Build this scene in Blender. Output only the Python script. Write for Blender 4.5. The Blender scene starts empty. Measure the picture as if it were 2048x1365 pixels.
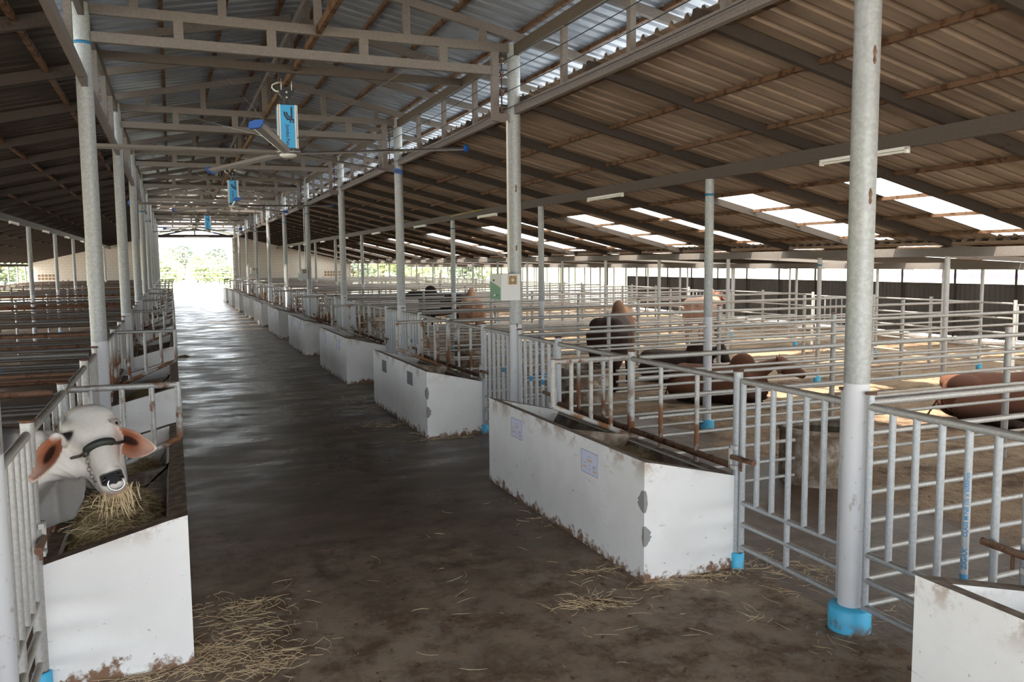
import bpy, bmesh, math, random
from mathutils import Vector, Matrix, noise as mnoise
R = random.Random(7)
S = bpy.context.scene
C = S.collection

# ------------------------------------------------------------------ camera, light, exposure
K = 1.2745                      # model units to metres (bay = 6.0 m, 1 1/2" gate bars)
CAM_R = Vector((0.92506749, -0.37968895, -0.00929687))
CAM_U = Vector((0.04446924, 0.08396936, 0.99547558))
CAM_F = Vector((0.37719043, 0.92129553, -0.0945618))
cd = bpy.data.cameras.new('camera')
cam = bpy.data.objects.new('camera', cd)
C.objects.link(cam)
m = Matrix((CAM_R, CAM_U, -CAM_F)).transposed().to_4x4()
m.translation = Vector((0, 0, 2.0)) * K
cam.matrix_world = m
cd.sensor_width = 36.0
cd.lens = 1653.5 / 2048 * 36.0
cd.clip_end = 900
cd.dof.use_dof = False
S.camera = cam

S.view_settings.view_transform = 'Standard'
S.view_settings.look = 'None'
S.view_settings.gamma = 1.0
S.view_settings.use_curve_mapping = False
S.view_settings.exposure = 1.62

w = bpy.data.worlds.new('world')
S.world = w
w.use_nodes = True
nt = w.node_tree
bg = nt.nodes['Background']
bg.inputs[0].default_value = (0.86, 0.93, 1.0, 1)
bg.inputs[1].default_value = 2.0

sd = bpy.data.lights.new('sun', 'SUN')
sun = bpy.data.objects.new('sun', sd)
C.objects.link(sun)
sd.energy = 9.0
sd.angle = math.radians(0.8)
sd.color = (1.0, 0.93, 0.83)
sun.rotation_euler = Vector((0.36, 0.27, -1.0)).to_track_quat('-Z', 'Y').to_euler()
sun.location = (0, 0, 30)
try:
    S.cycles.use_denoising = True
    S.cycles.denoiser = 'OPENIMAGEDENOISE'
    S.cycles.max_bounces = 9
    S.cycles.diffuse_bounces = 6
    S.cycles.glossy_bounces = 3
    S.cycles.transmission_bounces = 4
    S.cycles.transparent_max_bounces = 12
    S.cycles.sample_clamp_indirect = 6.0
    S.cycles.caustics_reflective = False
    S.cycles.caustics_refractive = False
except Exception:
    pass

# ------------------------------------------------------------------ layout constants (model units)
XM = 1.364
SP = 4.708
Y0 = 3.325                      # first column line in front of the camera
DC = 1.97                       # aisle columns from the centre line
YEND = Y0 + 10 * SP             # end wall
YB = -3.2                      # roof goes on behind the camera
ORD = ['first', 'second', 'third', 'fourth', 'fifth', 'sixth', 'seventh', 'eighth', 'ninth', 'tenth', 'eleventh',
       'twelfth', 'thirteenth', 'fourteenth', 'fifteenth', 'sixteenth', 'seventeenth', 'eighteenth', 'nineteenth',
       'twentieth', 'twenty-first', 'twenty-second', 'twenty-third', 'twenty-fourth', 'twenty-fifth', 'twenty-sixth',
       'twenty-seventh', 'twenty-eighth', 'twenty-ninth', 'thirtieth', 'thirty-first', 'thirty-second', 'thirty-third',
       'thirty-fourth', 'thirty-fifth', 'thirty-sixth', 'thirty-seventh', 'thirty-eighth', 'thirty-ninth', 'fortieth']


def zr(d):
    return 3.72 - 0.235 * (d - 1.97)


def zl(X):
    return 2.22 - 0.047 * (X - 9.57)


def zn(d):
    return 4.78 - 0.2 * d


# ------------------------------------------------------------------ materials
MATS = {}


def new_mat(name):
    mt = bpy.data.materials.new(name)
    mt.use_nodes = True
    t = mt.node_tree
    for n in list(t.nodes):
        t.nodes.remove(n)
    MATS[name] = mt
    return mt, t


class G:
    """tiny node-graph writer"""

    def __init__(s, t):
        s.t = t
        s.pos = None

    def n(s, typ, **k):
        nd = s.t.nodes.new(typ)
        for a, b in k.items():
            setattr(nd, a, b)
        return nd

    def link(s, a, b):
        s.t.links.new(a, b)

    def P(s):
        if s.pos is None:
            g = s.n('ShaderNodeNewGeometry')
            v = s.n('ShaderNodeVectorMath', operation='SCALE')
            v.inputs['Scale'].default_value = 1.0 / K
            s.link(g.outputs['Position'], v.inputs[0])
            s.pos = v.outputs[0]
            s.nrm = g.outputs['True Normal']
        return s.pos

    def scaled(s, sc):
        v = s.n('ShaderNodeVectorMath', operation='MULTIPLY')
        s.link(s.P(), v.inputs[0])
        v.inputs[1].default_value = sc
        return v.outputs[0]

    def noise(s, scale, detail=4, rough=0.6, vec=None, dist=0.0):
        nd = s.n('ShaderNodeTexNoise')
        nd.inputs['Scale'].default_value = scale
        nd.inputs['Detail'].default_value = detail
        nd.inputs['Roughness'].default_value = rough
        nd.inputs['Distortion'].default_value = dist
        s.link(vec if vec is not None else s.P(), nd.inputs['Vector'])
        return nd.outputs[0]

    def ramp(s, v, a, b, lo=0.0, hi=1.0):
        nd = s.n('ShaderNodeMapRange')
        nd.interpolation_type = 'SMOOTHSTEP'
        s.link(v, nd.inputs[0])
        nd.inputs[1].default_value = a
        nd.inputs[2].default_value = b
        nd.inputs[3].default_value = lo
        nd.inputs[4].default_value = hi
        return nd.outputs[0]

    def mix(s, f, a, b):
        nd = s.n('ShaderNodeMix', data_type='RGBA')
        if hasattr(f, 'is_linked'):
            s.link(f, nd.inputs[0])
        else:
            nd.inputs[0].default_value = f
        for i, c in ((6, a), (7, b)):
            if isinstance(c, tuple):
                nd.inputs[i].default_value = (*c, 1)
            else:
                s.link(c, nd.inputs[i])
        return nd.outputs[2]

    def mth(s, op, a, b=None):
        nd = s.n('ShaderNodeMath', operation=op)
        for i, c in enumerate((a, b)):
            if c is None:
                continue
            if isinstance(c, (int, float)):
                nd.inputs[i].default_value = c
            else:
                s.link(c, nd.inputs[i])
        return nd.outputs[0]

    def sep(s, v=None):
        nd = s.n('ShaderNodeSeparateXYZ')
        s.link(v if v is not None else s.P(), nd.inputs[0])
        return nd.outputs

    def bump(s, h, strength=0.3, dist=0.01):
        nd = s.n('ShaderNodeBump')
        nd.inputs['Strength'].default_value = strength
        nd.inputs['Distance'].default_value = dist
        s.link(h, nd.inputs['Height'])
        return nd.outputs[0]

    def out(s, col, rough=0.6, metal=0.0, nrm=None, spec=0.5):
        b = s.n('ShaderNodeBsdfPrincipled')
        for key, v in (('Base Color', col), ('Roughness', rough), ('Metallic', metal), ('Specular IOR Level', spec)):
            if isinstance(v, tuple):
                b.inputs[key].default_value = (*v, 1)
            elif isinstance(v, (int, float)):
                b.inputs[key].default_value = v
            else:
                s.link(v, b.inputs[key])
        if nrm is not None:
            s.link(nrm, b.inputs['Normal'])
        o = s.n('ShaderNodeOutputMaterial')
        s.link(b.outputs[0], o.inputs[0])
        return b


def pipe_mat(name, base, rust, amount, metal=0.35, rough=0.5, lowrust=None, spec=0.4):
    mt, t = new_mat(name)
    g = G(t)
    a = g.noise(9, 5, 0.65)
    c = g.noise(60, 2, 0.5)
    col = g.mix(g.ramp(c, 0.3, 0.7), tuple(x * 0.9 for x in base), tuple(min(1, x * 1.08) for x in base))
    m1 = g.ramp(a, 1.0 - amount, 1.0 - amount + 0.13)
    if lowrust:
        z = g.sep()[2]
        lo = g.ramp(z, lowrust, lowrust - 0.25)
        m1 = g.mth('MAXIMUM', m1, g.mth('MULTIPLY', lo, g.ramp(g.noise(5, 3), 0.42, 0.55)))
    up = g.sep(g.nrm if g.P() is not None else None)[2]
    dusty = g.mth('MULTIPLY', g.ramp(up, 0.35, 0.9), g.ramp(g.noise(4, 3), 0.3, 0.6, 0.2, 0.85))
    col = g.mix(dusty, col, (0.20, 0.155, 0.11))
    rc = g.mix(g.noise(25, 4), tuple(x * 0.55 for x in rust), rust)
    col = g.mix(m1, col, rc)
    g.out(col, g.mth('ADD', g.mth('MULTIPLY', m1, 0.3), rough), g.mth('MULTIPLY', g.mth('SUBTRACT', 1.0, m1), metal), spec=spec)
    return mt


RUST = (0.17, 0.075, 0.035)
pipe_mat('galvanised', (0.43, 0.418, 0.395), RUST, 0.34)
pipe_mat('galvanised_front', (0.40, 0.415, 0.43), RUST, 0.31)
pipe_mat('galvanised_shaded', (0.17, 0.16, 0.15), RUST, 0.42)  # galvanised pipe with the shade of the left pens put into its colour
pipe_mat('galvanised_trough', (0.37, 0.37, 0.36), (0.20, 0.085, 0.035), 0.44, lowrust=1.12)
pipe_mat('rusty_pipe', (0.17, 0.085, 0.05), (0.10, 0.04, 0.02), 0.5, metal=0.1, rough=0.6)
pipe_mat('divider_paint', (0.42, 0.40, 0.37), (0.27, 0.12, 0.05), 0.47, metal=0.1, rough=0.5, lowrust=1.0)
pipe_mat('roof_steel', (0.085, 0.066, 0.053), (0.075, 0.034, 0.02), 0.36, metal=0.0, rough=0.6, spec=0.2)
pipe_mat('roof_steel_pale', (0.16, 0.137, 0.12), (0.10, 0.045, 0.03), 0.36, metal=0.0, rough=0.6, spec=0.2)
pipe_mat('rafter_steel', (0.045, 0.035, 0.028), (0.04, 0.02, 0.012), 0.4, metal=0.0, rough=0.6, spec=0.15)
pipe_mat('purlin_rust', (0.12, 0.068, 0.038), (0.075, 0.034, 0.018), 0.5, metal=0.0, rough=0.7, spec=0.15)
pipe_mat('aluminium', (0.50, 0.47, 0.43), (0.25, 0.2, 0.16), 0.2, metal=0.6, rough=0.35)

# columns: galvanised above, white paint on the lower part
mt, t = new_mat('column_pipe')
g = G(t)
z = g.sep()[2]
sp = g.noise(38, 4, 0.7)
gal = g.mix(g.ramp(sp, 0.35, 0.68), (0.285, 0.29, 0.285), (0.36, 0.37, 0.36))
wh = g.mix(g.ramp(g.noise(14, 4), 0.6, 0.75), (0.56, 0.56, 0.575), (0.35, 0.28, 0.22))
f = g.ramp(z, 1.352, 1.344)
col = g.mix(f, gal, wh)
st = g.ramp(g.noise(3.2, 5, 0.7, g.scaled((1, 1, 0.35))), 0.66, 0.74)
col = g.mix(st, col, (0.16, 0.10, 0.065))
g.out(col, 0.5, g.mth('MULTIPLY', g.mth('SUBTRACT', 1.0, f), 0.35), spec=0.4)

mt, t = new_mat('blue_pvc')
g = G(t)
col = g.mix(g.ramp(g.noise(7, 5, 0.7), 0.55, 0.66), (0.06, 0.42, 0.66), (0.12, 0.08, 0.055))
z = g.sep()[2]
col = g.mix(g.mth('MULTIPLY', g.ramp(z, 0.09, 0.0), g.ramp(g.noise(12, 4), 0.4, 0.6)), col, (0.12, 0.08, 0.055))
g.out(col, 0.45)


def flat(name, col, rough=0.5, metal=0.0, var=0.12, scale=12):
    mt, t = new_mat(name)
    g = G(t)
    c = g.mix(g.noise(scale, 4), tuple(x * (1 - var) for x in col), tuple(min(1, x * (1 + var)) for x in col))
    g.out(c, rough, metal)
    return mt


flat('blue_tape', (0.03, 0.20, 0.36))
flat('fan_blue', (0.035, 0.36, 0.66), 0.4, var=0.05)
flat('fan_white', (0.70, 0.68, 0.62), 0.4)
flat('fan_tip', (0.012, 0.09, 0.36), 0.4)
flat('black_metal', (0.012, 0.012, 0.014), 0.45)
flat('ink', (0.01, 0.02, 0.05), 0.5)
flat('wire', (0.02, 0.02, 0.022), 0.6)
flat('insulator', (0.10, 0.06, 0.045), 0.3)
flat('conduit', (0.62, 0.59, 0.52), 0.5)
flat('bracket_white', (0.55, 0.53, 0.50), 0.5)
flat('box_grey', (0.58, 0.58, 0.56), 0.45, var=0.04)
flat('box_green', (0.10, 0.25, 0.14), 0.45, var=0.1)
flat('fan_grille', (0.62, 0.50, 0.33), 0.5)
flat('grille_dark', (0.20, 0.12, 0.05), 0.6)
flat('tube_white', (0.72, 0.70, 0.64), 0.35, var=0.03)
flat('paper', (0.66, 0.67, 0.80), 0.55, var=0.03)
flat('paper_grey', (0.17, 0.17, 0.18), 0.5, var=0.15)
flat('paper_edge', (0.14, 0.16, 0.33), 0.5)
flat('print_grey', (0.30, 0.33, 0.42), 0.6)
flat('print_orange', (0.62, 0.40, 0.18), 0.6)
flat('print_red', (0.55, 0.15, 0.25), 0.6)
flat('stencil_blue', (0.03, 0.20, 0.38), 0.5)
flat('cement_patch', (0.27, 0.26, 0.245), 0.85)
flat('leather', (0.035, 0.028, 0.022), 0.5)
flat('rubber', (0.022, 0.026, 0.02), 0.55)
flat('chain', (0.22, 0.19, 0.16), 0.4, metal=0.6)
flat('steel_ring', (0.72, 0.72, 0.74), 0.22, metal=0.9)
flat('eye', (0.005, 0.004, 0.004), 0.12)
flat('horn', (0.05, 0.04, 0.035), 0.5)
flat('water', (0.018, 0.026, 0.012), 0.08)
flat('plaster_out', (0.7, 0.69, 0.66), 0.8)
flat('window_violet', (0.12, 0.1, 0.32), 0.3)
flat('white_rail', (0.72, 0.72, 0.72), 0.6)
flat('fence_wire', (0.45, 0.45, 0.42), 0.6)
flat('yellow_cord', (0.45, 0.36, 0.05), 0.5)
flat('bark', (0.14, 0.10, 0.07), 0.9)
flat('bottle_blue', (0.1, 0.42, 0.62), 0.3)

mt, t = new_mat('straw')
g = G(t)
g.out(g.mix(g.noise(9, 3), (0.45, 0.32, 0.17), (0.82, 0.66, 0.42)), 0.7)
mt, t = new_mat('old_hay')
g = G(t)
g.out(g.mix(g.noise(9, 3), (0.10, 0.075, 0.03), (0.33, 0.25, 0.12)), 0.8)

for nm, c1, c2 in (('leaf_glare', (0.30, 0.35, 0.20), (0.46, 0.50, 0.34)), ('leaf_haze', (0.15, 0.185, 0.16), (0.28, 0.31, 0.26))):  # haze and outdoor glare are painted into the leaf colours
    mt, t = new_mat(nm)
    g = G(t)
    b = g.out(g.mix(g.noise(2.0, 3), c1, c2), 0.7)

# aisle floor: worn wet-looking concrete
mt, t = new_mat('aisle_concrete')
g = G(t)
a = g.noise(0.9, 6, 0.62, dist=0.4)
b = g.noise(3.2, 7, 0.72)
c = g.noise(1.6, 5, 0.65, g.scaled((0.7, 1.7, 1)))
d = g.noise(34, 3, 0.6)
e = g.noise(9, 6, 0.75, dist=0.3)
x, y, z = g.sep()
col = g.mix(g.ramp(a, 0.38, 0.60), (0.026, 0.017, 0.011), (0.120, 0.084, 0.056))
col = g.mix(g.ramp(c, 0.50, 0.66, 0, 0.6), col, (0.105, 0.094, 0.082))
col = g.mix(g.ramp(b, 0.54, 0.70, 0, 0.75), col, (0.125, 0.072, 0.044))
col = g.mix(g.ramp(e, 0.40, 0.30, 0, 0.7), col, (0.016, 0.011, 0.008))
dry_lit = g.ramp(g.mth('ADD', y, g.mth('MULTIPLY', g.mth('SUBTRACT', a, 0.5), 9.0)), 7.6, 3.4)  # near floor painted brighter, as if lit from the open end; also less glossy
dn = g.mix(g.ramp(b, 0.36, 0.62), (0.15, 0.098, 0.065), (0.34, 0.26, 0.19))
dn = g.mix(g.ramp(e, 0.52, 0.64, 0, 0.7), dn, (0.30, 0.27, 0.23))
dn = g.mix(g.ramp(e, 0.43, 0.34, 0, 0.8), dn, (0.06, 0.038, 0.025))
col = g.mix(g.mth('MULTIPLY', dry_lit, 0.85), col, dn)
col = g.mix(g.ramp(d, 0.63, 0.72, 0, 0.4), col, (0.24, 0.19, 0.14))
ro = g.ramp(g.mth('ADD', g.mth('MULTIPLY', a, 0.5), g.mth('MULTIPLY', c, 0.5)), 0.38, 0.60, 0.22, 0.52)
ro = g.mth('ADD', ro, g.mth('MULTIPLY', dry_lit, 0.30))
bs = g.out(col, ro, 0.0, g.bump(g.mth('ADD', c, g.mth('MULTIPLY', d, 0.15)), 0.12, 0.008), spec=0.4)
g.link(g.mth('SUBTRACT', 0.36, g.mth('MULTIPLY', dry_lit, 0.30)), bs.inputs['Specular IOR Level'])

mt, t = new_mat('pen_soil')
g = G(t)
a = g.noise(0.8, 5, 0.6, dist=0.5)
b = g.noise(4.5, 6, 0.72)
c = g.noise(18, 4, 0.7)
x, y, z = g.sep()
col = g.mix(g.ramp(b, 0.35, 0.66), (0.10, 0.058, 0.033), (0.36, 0.245, 0.155))
col = g.mix(g.ramp(a, 0.4, 0.6, 0, 0.7), col, (0.42, 0.30, 0.195))
col = g.mix(g.ramp(c, 0.56, 0.7, 0, 0.8), col, (0.05, 0.028, 0.016))
slab = g.mix(g.ramp(b, 0.4, 0.7), (0.105, 0.068, 0.046), (0.175, 0.125, 0.09))
side = g.mth('ABSOLUTE', g.mth('SUBTRACT', x, XM))
f = g.ramp(g.mth('ADD', side, g.mth('MULTIPLY', g.mth('SUBTRACT', a, 0.5), 2.2)), 4.3, 3.8)
col = g.mix(f, col, slab)
hh = g.mth('ADD', g.mth('MULTIPLY', b, 1.0), g.mth('MULTIPLY', c, 0.5))
nb = g.n('ShaderNodeBump')
g.link(hh, nb.inputs['Height'])
nb.inputs['Distance'].default_value = 0.08
g.link(g.mth('SUBTRACT', 1.0, g.mth('MULTIPLY', f, 0.8)), nb.inputs['Strength'])
g.out(col, g.mth('SUBTRACT', 0.9, g.mth('MULTIPLY', f, 0.4)), 0.0, nb.outputs[0], spec=0.3)

mt, t = new_mat('outdoor_ground')
g = G(t)
x, y, z = g.sep()
gr = g.mix(g.noise(0.5, 5), (0.30, 0.34, 0.17), (0.45, 0.45, 0.28))
side = g.mth('ABSOLUTE', g.mth('SUBTRACT', x, XM))
f = g.mth('MULTIPLY', g.ramp(y, 62, 58), g.ramp(side, 30, 28))
g.out(g.mix(f, gr, (0.5, 0.47, 0.42)), 0.9, spec=0.1)

# painted concrete of the troughs, soiled top and foot
mt, t = new_mat('painted_concrete')
g = G(t)
x, y, z = g.sep()
n3 = g.sep(g.nrm)[2]
a = g.noise(5, 6, 0.7)
b = g.noise(16, 4, 0.7)
col = g.mix(g.ramp(g.noise(1.7, 4), 0.35, 0.7), (0.74, 0.725, 0.70), (0.82, 0.81, 0.79))
col = g.mix(g.ramp(b, 0.66, 0.72, 0, 0.75), col, (0.28, 0.21, 0.16))
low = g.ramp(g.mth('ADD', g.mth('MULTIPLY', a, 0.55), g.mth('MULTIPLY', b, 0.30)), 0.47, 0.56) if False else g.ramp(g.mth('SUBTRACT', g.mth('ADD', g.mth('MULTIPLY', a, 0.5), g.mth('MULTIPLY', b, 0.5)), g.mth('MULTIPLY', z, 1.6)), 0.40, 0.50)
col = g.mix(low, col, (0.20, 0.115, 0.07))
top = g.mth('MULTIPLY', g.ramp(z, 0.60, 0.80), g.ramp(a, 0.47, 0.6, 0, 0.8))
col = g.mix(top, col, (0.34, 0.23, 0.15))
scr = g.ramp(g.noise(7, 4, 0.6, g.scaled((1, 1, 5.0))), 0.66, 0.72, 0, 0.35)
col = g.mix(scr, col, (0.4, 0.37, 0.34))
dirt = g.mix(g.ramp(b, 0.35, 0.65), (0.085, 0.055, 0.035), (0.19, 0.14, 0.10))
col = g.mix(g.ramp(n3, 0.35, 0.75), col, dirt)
g.out(col, 0.7, 0.0, g.bump(b, 0.2, 0.01), spec=0.3)

mt, t = new_mat('trough_inside')
g = G(t)
g.out(g.mix(g.ramp(g.noise(4, 5, 0.7), 0.4, 0.65), (0.07, 0.045, 0.03), (0.26, 0.21, 0.17)), 0.6)
mt, t = new_mat('tank_concrete')
g = G(t)
g.out(g.mix(g.ramp(g.noise(6, 6, 0.7), 0.4, 0.65), (0.20, 0.14, 0.09), (0.50, 0.43, 0.35)), 0.8, 0.0, g.bump(g.noise(20), 0.3, 0.01))

mt, t = new_mat('end_wall_paint')
g = G(t)
x, y, z = g.sep()
c1 = g.mix(g.noise(1.5, 4), (0.50, 0.45, 0.39), (0.60, 0.55, 0.48))
br = g.n('ShaderNodeTexBrick')
br.inputs['Scale'].default_value = 1.0
br.inputs['Brick Width'].default_value = 0.31
br.inputs['Row Height'].default_value = 0.155
br.inputs['Mortar Size'].default_value = 0.006
cx = g.n('ShaderNodeCombineXYZ')
g.link(x, cx.inputs[0])
g.link(z, cx.inputs[1])
g.link(cx.outputs[0], br.inputs['Vector'])
col = g.mix(br.outputs['Fac'], c1, (0.38, 0.34, 0.30))
g.out(col, 0.8)


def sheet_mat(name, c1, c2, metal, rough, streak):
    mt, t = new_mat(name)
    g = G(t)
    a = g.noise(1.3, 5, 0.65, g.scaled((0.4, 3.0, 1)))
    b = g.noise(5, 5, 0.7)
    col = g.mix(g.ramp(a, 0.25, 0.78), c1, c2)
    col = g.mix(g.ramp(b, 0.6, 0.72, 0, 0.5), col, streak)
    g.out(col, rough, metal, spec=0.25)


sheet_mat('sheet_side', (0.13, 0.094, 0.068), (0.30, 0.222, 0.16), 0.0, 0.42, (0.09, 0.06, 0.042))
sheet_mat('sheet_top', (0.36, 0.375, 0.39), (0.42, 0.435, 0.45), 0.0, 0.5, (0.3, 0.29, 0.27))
sheet_mat('sheet_shaded', (0.022, 0.017, 0.014), (0.06, 0.047, 0.038), 0.0, 0.45, (0.03, 0.022, 0.016))  # shaded copy of the side sheet: the left side's gloom is in the colour
sheet_mat('sheet_nave', (0.21, 0.225, 0.245), (0.34, 0.36, 0.385), 0.35, 0.36, (0.12, 0.115, 0.11))
mt, t = new_mat('dark_panel')
g = G(t)
g.out(g.mix(g.noise(2, 3), (0.035, 0.032, 0.028), (0.07, 0.062, 0.055)), 0.6)

# translucent fibreglass roof light
mt, t = new_mat('skylight')
g = G(t)
tr = g.n('ShaderNodeBsdfTranslucent')
tr.inputs[0].default_value = (0.66, 0.66, 0.63, 1)
tp = g.n('ShaderNodeBsdfTransparent')
tp.inputs[0].default_value = (0.92, 0.91, 0.88, 1)
mx = g.n('ShaderNodeMixShader')
mx.inputs[0].default_value = 0.62
g.link(tr.outputs[0], mx.inputs[1])
g.link(tp.outputs[0], mx.inputs[2])
o = g.n('ShaderNodeOutputMaterial')
g.link(mx.outputs[0], o.inputs[0])

mt, t = new_mat('hide')
g = G(t)
at = g.n('ShaderNodeVertexColor')
at.layer_name = 'Col'
nn = g.noise(55, 4, 0.7)
mm = g.n('ShaderNodeMix', data_type='RGBA', blend_type='MULTIPLY')
mm.inputs[0].default_value = 1.0
g.link(at.outputs[0], mm.inputs[6])
g.link(g.mix(nn, (0.82, 0.82, 0.82), (1.12, 1.11, 1.1)), mm.inputs[7])
g.out(mm.outputs[2], 0.75, 0.0, g.bump(g.noise(120, 2), 0.15, 0.004), spec=0.25)

# ------------------------------------------------------------------ object helpers
LOC = {}


def link(o, parent=None):
    C.objects.link(o)
    if parent is not None:
        o.parent = parent
    return o


def tag(o, label, cat, group=None, kind=None):
    o['label'] = label
    o['category'] = cat
    if group:
        o['group'] = group
    if kind:
        o['kind'] = kind
    return o


def thing(name, loc, label, cat, group=None):
    o = bpy.data.objects.new(name, None)
    o.location = loc
    o.empty_display_size = 0.1
    link(o)
    return tag(o, label, cat, group)


def mesh_obj(name, me, parent, loc=None):
    """me in world (model-unit) coordinates; parent is an unrotated Empty or None"""
    o = bpy.data.objects.new(name, me)
    link(o, parent)
    if parent is not None:
        o.location = -Vector(parent.location)
    return o


UNIT = {}


def unit_pipe(mat, n=10):
    k = ('p', mat, n)
    if k not in UNIT:
        me = bpy.data.meshes.new('pipe')
        bm = bmesh.new()
        bmesh.ops.create_cone(bm, cap_ends=True, segments=n, radius1=1, radius2=1, depth=1)
        bmesh.ops.translate(bm, verts=bm.verts, vec=(0, 0, 0.5))
        for f in bm.faces:
            f.smooth = len(f.verts) == 4
        bm.to_mesh(me)
        bm.free()
        me.materials.append(MATS[mat])
        UNIT[k] = me
    return UNIT[k]


def unit_box(mat):
    k = ('b', mat)
    if k not in UNIT:
        me = bpy.data.meshes.new('box')
        bm = bmesh.new()
        bmesh.ops.create_cube(bm, size=1)
        bm.to_mesh(me)
        bm.free()
        me.materials.append(MATS[mat])
        UNIT[k] = me
    return UNIT[k]


def pipe(name, p0, p1, r, mat, parent=None, n=10):
    p0, p1 = Vector(p0), Vector(p1)
    d = p1 - p0
    o = bpy.data.objects.new(name, unit_pipe(mat, n))
    link(o, parent)
    q = d.to_track_quat('Z', 'Y')
    off = Vector(parent.location) if parent is not None else Vector((0, 0, 0))
    o.location = p0 - off
    o.rotation_mode = 'QUATERNION'
    o.rotation_quaternion = q
    o.scale = (r, r, d.length)
    return o


def bar(name, p0, p1, wd, h, mat, parent=None):
    """rectangular bar from p0 to p1, wd across, h high"""
    p0, p1 = Vector(p0), Vector(p1)
    d = p1 - p0
    o = bpy.data.objects.new(name, unit_box(mat))
    link(o, parent)
    q = d.to_track_quat('Y', 'Z')
    off = Vector(parent.location) if parent is not None else Vector((0, 0, 0))
    o.location = (p0 + p1) / 2 - off
    o.rotation_mode = 'QUATERNION'
    o.rotation_quaternion = q
    o.scale = (wd, d.length, h)
    return o


def box(name, lo, hi, mat, parent=None):
    lo, hi = Vector(lo), Vector(hi)
    o = bpy.data.objects.new(name, unit_box(mat))
    link(o, parent)
    off = Vector(parent.location) if parent is not None else Vector((0, 0, 0))
    o.location = (lo + hi) / 2 - off
    o.scale = hi - lo
    return o


def sub(child, part):
    """hang child below a part of its thing without moving it"""
    child.parent = part
    child.matrix_parent_inverse = part.matrix_basis.inverted()
    return child


class MB:
    def __init__(s):
        s.v, s.f, s.m = [], [], []

    def add(s, vs, fs, mi=0):
        b = len(s.v)
        s.v += [tuple(x) for x in vs]
        s.f += [tuple(b + i for i in f) for f in fs]
        s.m += [mi] * len(fs)

    def box(s, lo, hi, mi=0):
        x0, y0, z0 = lo
        x1, y1, z1 = hi
        s.add([(x0, y0, z0), (x1, y0, z0), (x1, y1, z0), (x0, y1, z0), (x0, y0, z1), (x1, y0, z1), (x1, y1, z1), (x0, y1, z1)],
              [(0, 3, 2, 1), (4, 5, 6, 7), (0, 1, 5, 4), (1, 2, 6, 5), (2, 3, 7, 6), (3, 0, 4, 7)], mi)

    def tube(s, pts, rad, n=8, mi=0, caps=True):
        pts = [Vector(q) for q in pts]
        if not hasattr(rad, '__len__'):
            rad = [rad] * len(pts)
        rings = []
        up = Vector((0, 0, 1))
        prev = None
        for i, q in enumerate(pts):
            d = (pts[min(i + 1, len(pts) - 1)] - pts[max(i - 1, 0)]).normalized()
            if prev is None:
                a = d.cross(up)
                if a.length < 1e-3:
                    a = d.cross(Vector((1, 0, 0)))
            else:
                a = prev - d * prev.dot(d)
            a.normalize()
            prev = a
            b = d.cross(a)
            rings.append([q + (a * math.cos(2 * math.pi * k / n) + b * math.sin(2 * math.pi * k / n)) * rad[i] for k in range(n)])
        vs = [v for r_ in rings for v in r_]
        fs = [(i * n + k, i * n + (k + 1) % n, (i + 1) * n + (k + 1) % n, (i + 1) * n + k) for i in range(len(pts) - 1) for k in range(n)]
        if caps:
            fs.append(tuple(range(n))[::-1])
            fs.append(tuple((len(pts) - 1) * n + k for k in range(n)))
        s.add(vs, fs, mi)

    def lathe(s, prof, c, n=24, mi=0):
        """prof: (r, z) pairs about vertical axis at c"""
        vs, fs = [], []
        for r_, z_ in prof:
            for k in range(n):
                a = 2 * math.pi * k / n
                vs.append((c[0] + r_ * math.cos(a), c[1] + r_ * math.sin(a), c[2] + z_))
        for i in range(len(prof) - 1):
            for k in range(n):
                fs.append((i * n + k, i * n + (k + 1) % n, (i + 1) * n + (k + 1) % n, (i + 1) * n + k))
        s.add(vs, fs, mi)

    def prism(s, poly, axis, a, b, mi=0):
        """poly of 2-d points extruded along axis (0 x, 1 y, 2 z) from a to b"""
        n = len(poly)

        def P(q, t_):
            return (t_, q[0], q[1]) if axis == 0 else ((q[0], t_, q[1]) if axis == 1 else (q[0], q[1], t_))
        vs = [P(q, a) for q in poly] + [P(q, b) for q in poly]
        fs = [tuple(range(n)), tuple(range(2 * n - 1, n - 1, -1))]
        fs += [(i, n + i, n + (i + 1) % n, (i + 1) % n) for i in range(n)]
        s.add(vs, fs, mi)

    def mesh(s, name, mats, smooth=False):
        me = bpy.data.meshes.new(name)
        me.from_pydata(s.v, [], s.f)
        for q in ([mats] if isinstance(mats, str) else mats):
            me.materials.append(MATS[q])
        if len(set(s.m)) > 1:
            me.polygons.foreach_set('material_index', s.m)
        bm = bmesh.new()
        bm.from_mesh(me)
        bmesh.ops.recalc_face_normals(bm, faces=bm.faces)
        for f in bm.faces:
            f.smooth = smooth
        bm.to_mesh(me)
        bm.free()
        return me

    def build(s, name, mats, parent=None, smooth=False):
        return mesh_obj(name, s.mesh(name, mats, smooth), parent)


def struct(o):
    o['kind'] = 'structure'
    return o


def text_mesh(name, body, size, mat, M, parent=None, extrude=0.001, bold=0.0, align='CENTER', squash=1.0):
    cu = bpy.data.curves.new(name, 'FONT')
    cu.body = body
    cu.size = size
    cu.extrude = extrude
    cu.offset = bold
    cu.align_x = align
    cu.align_y = 'CENTER'
    tmp = bpy.data.objects.new(name, cu)
    C.objects.link(tmp)
    dg = bpy.context.evaluated_depsgraph_get()
    me = bpy.data.meshes.new_from_object(tmp.evaluated_get(dg))
    bpy.data.objects.remove(tmp)
    me.transform(Matrix.Diagonal((squash, 1, 1, 1)))
    me.transform(M)
    me.materials.clear()
    me.materials.append(MATS[mat])
    return mesh_obj(name, me, parent)


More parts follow.
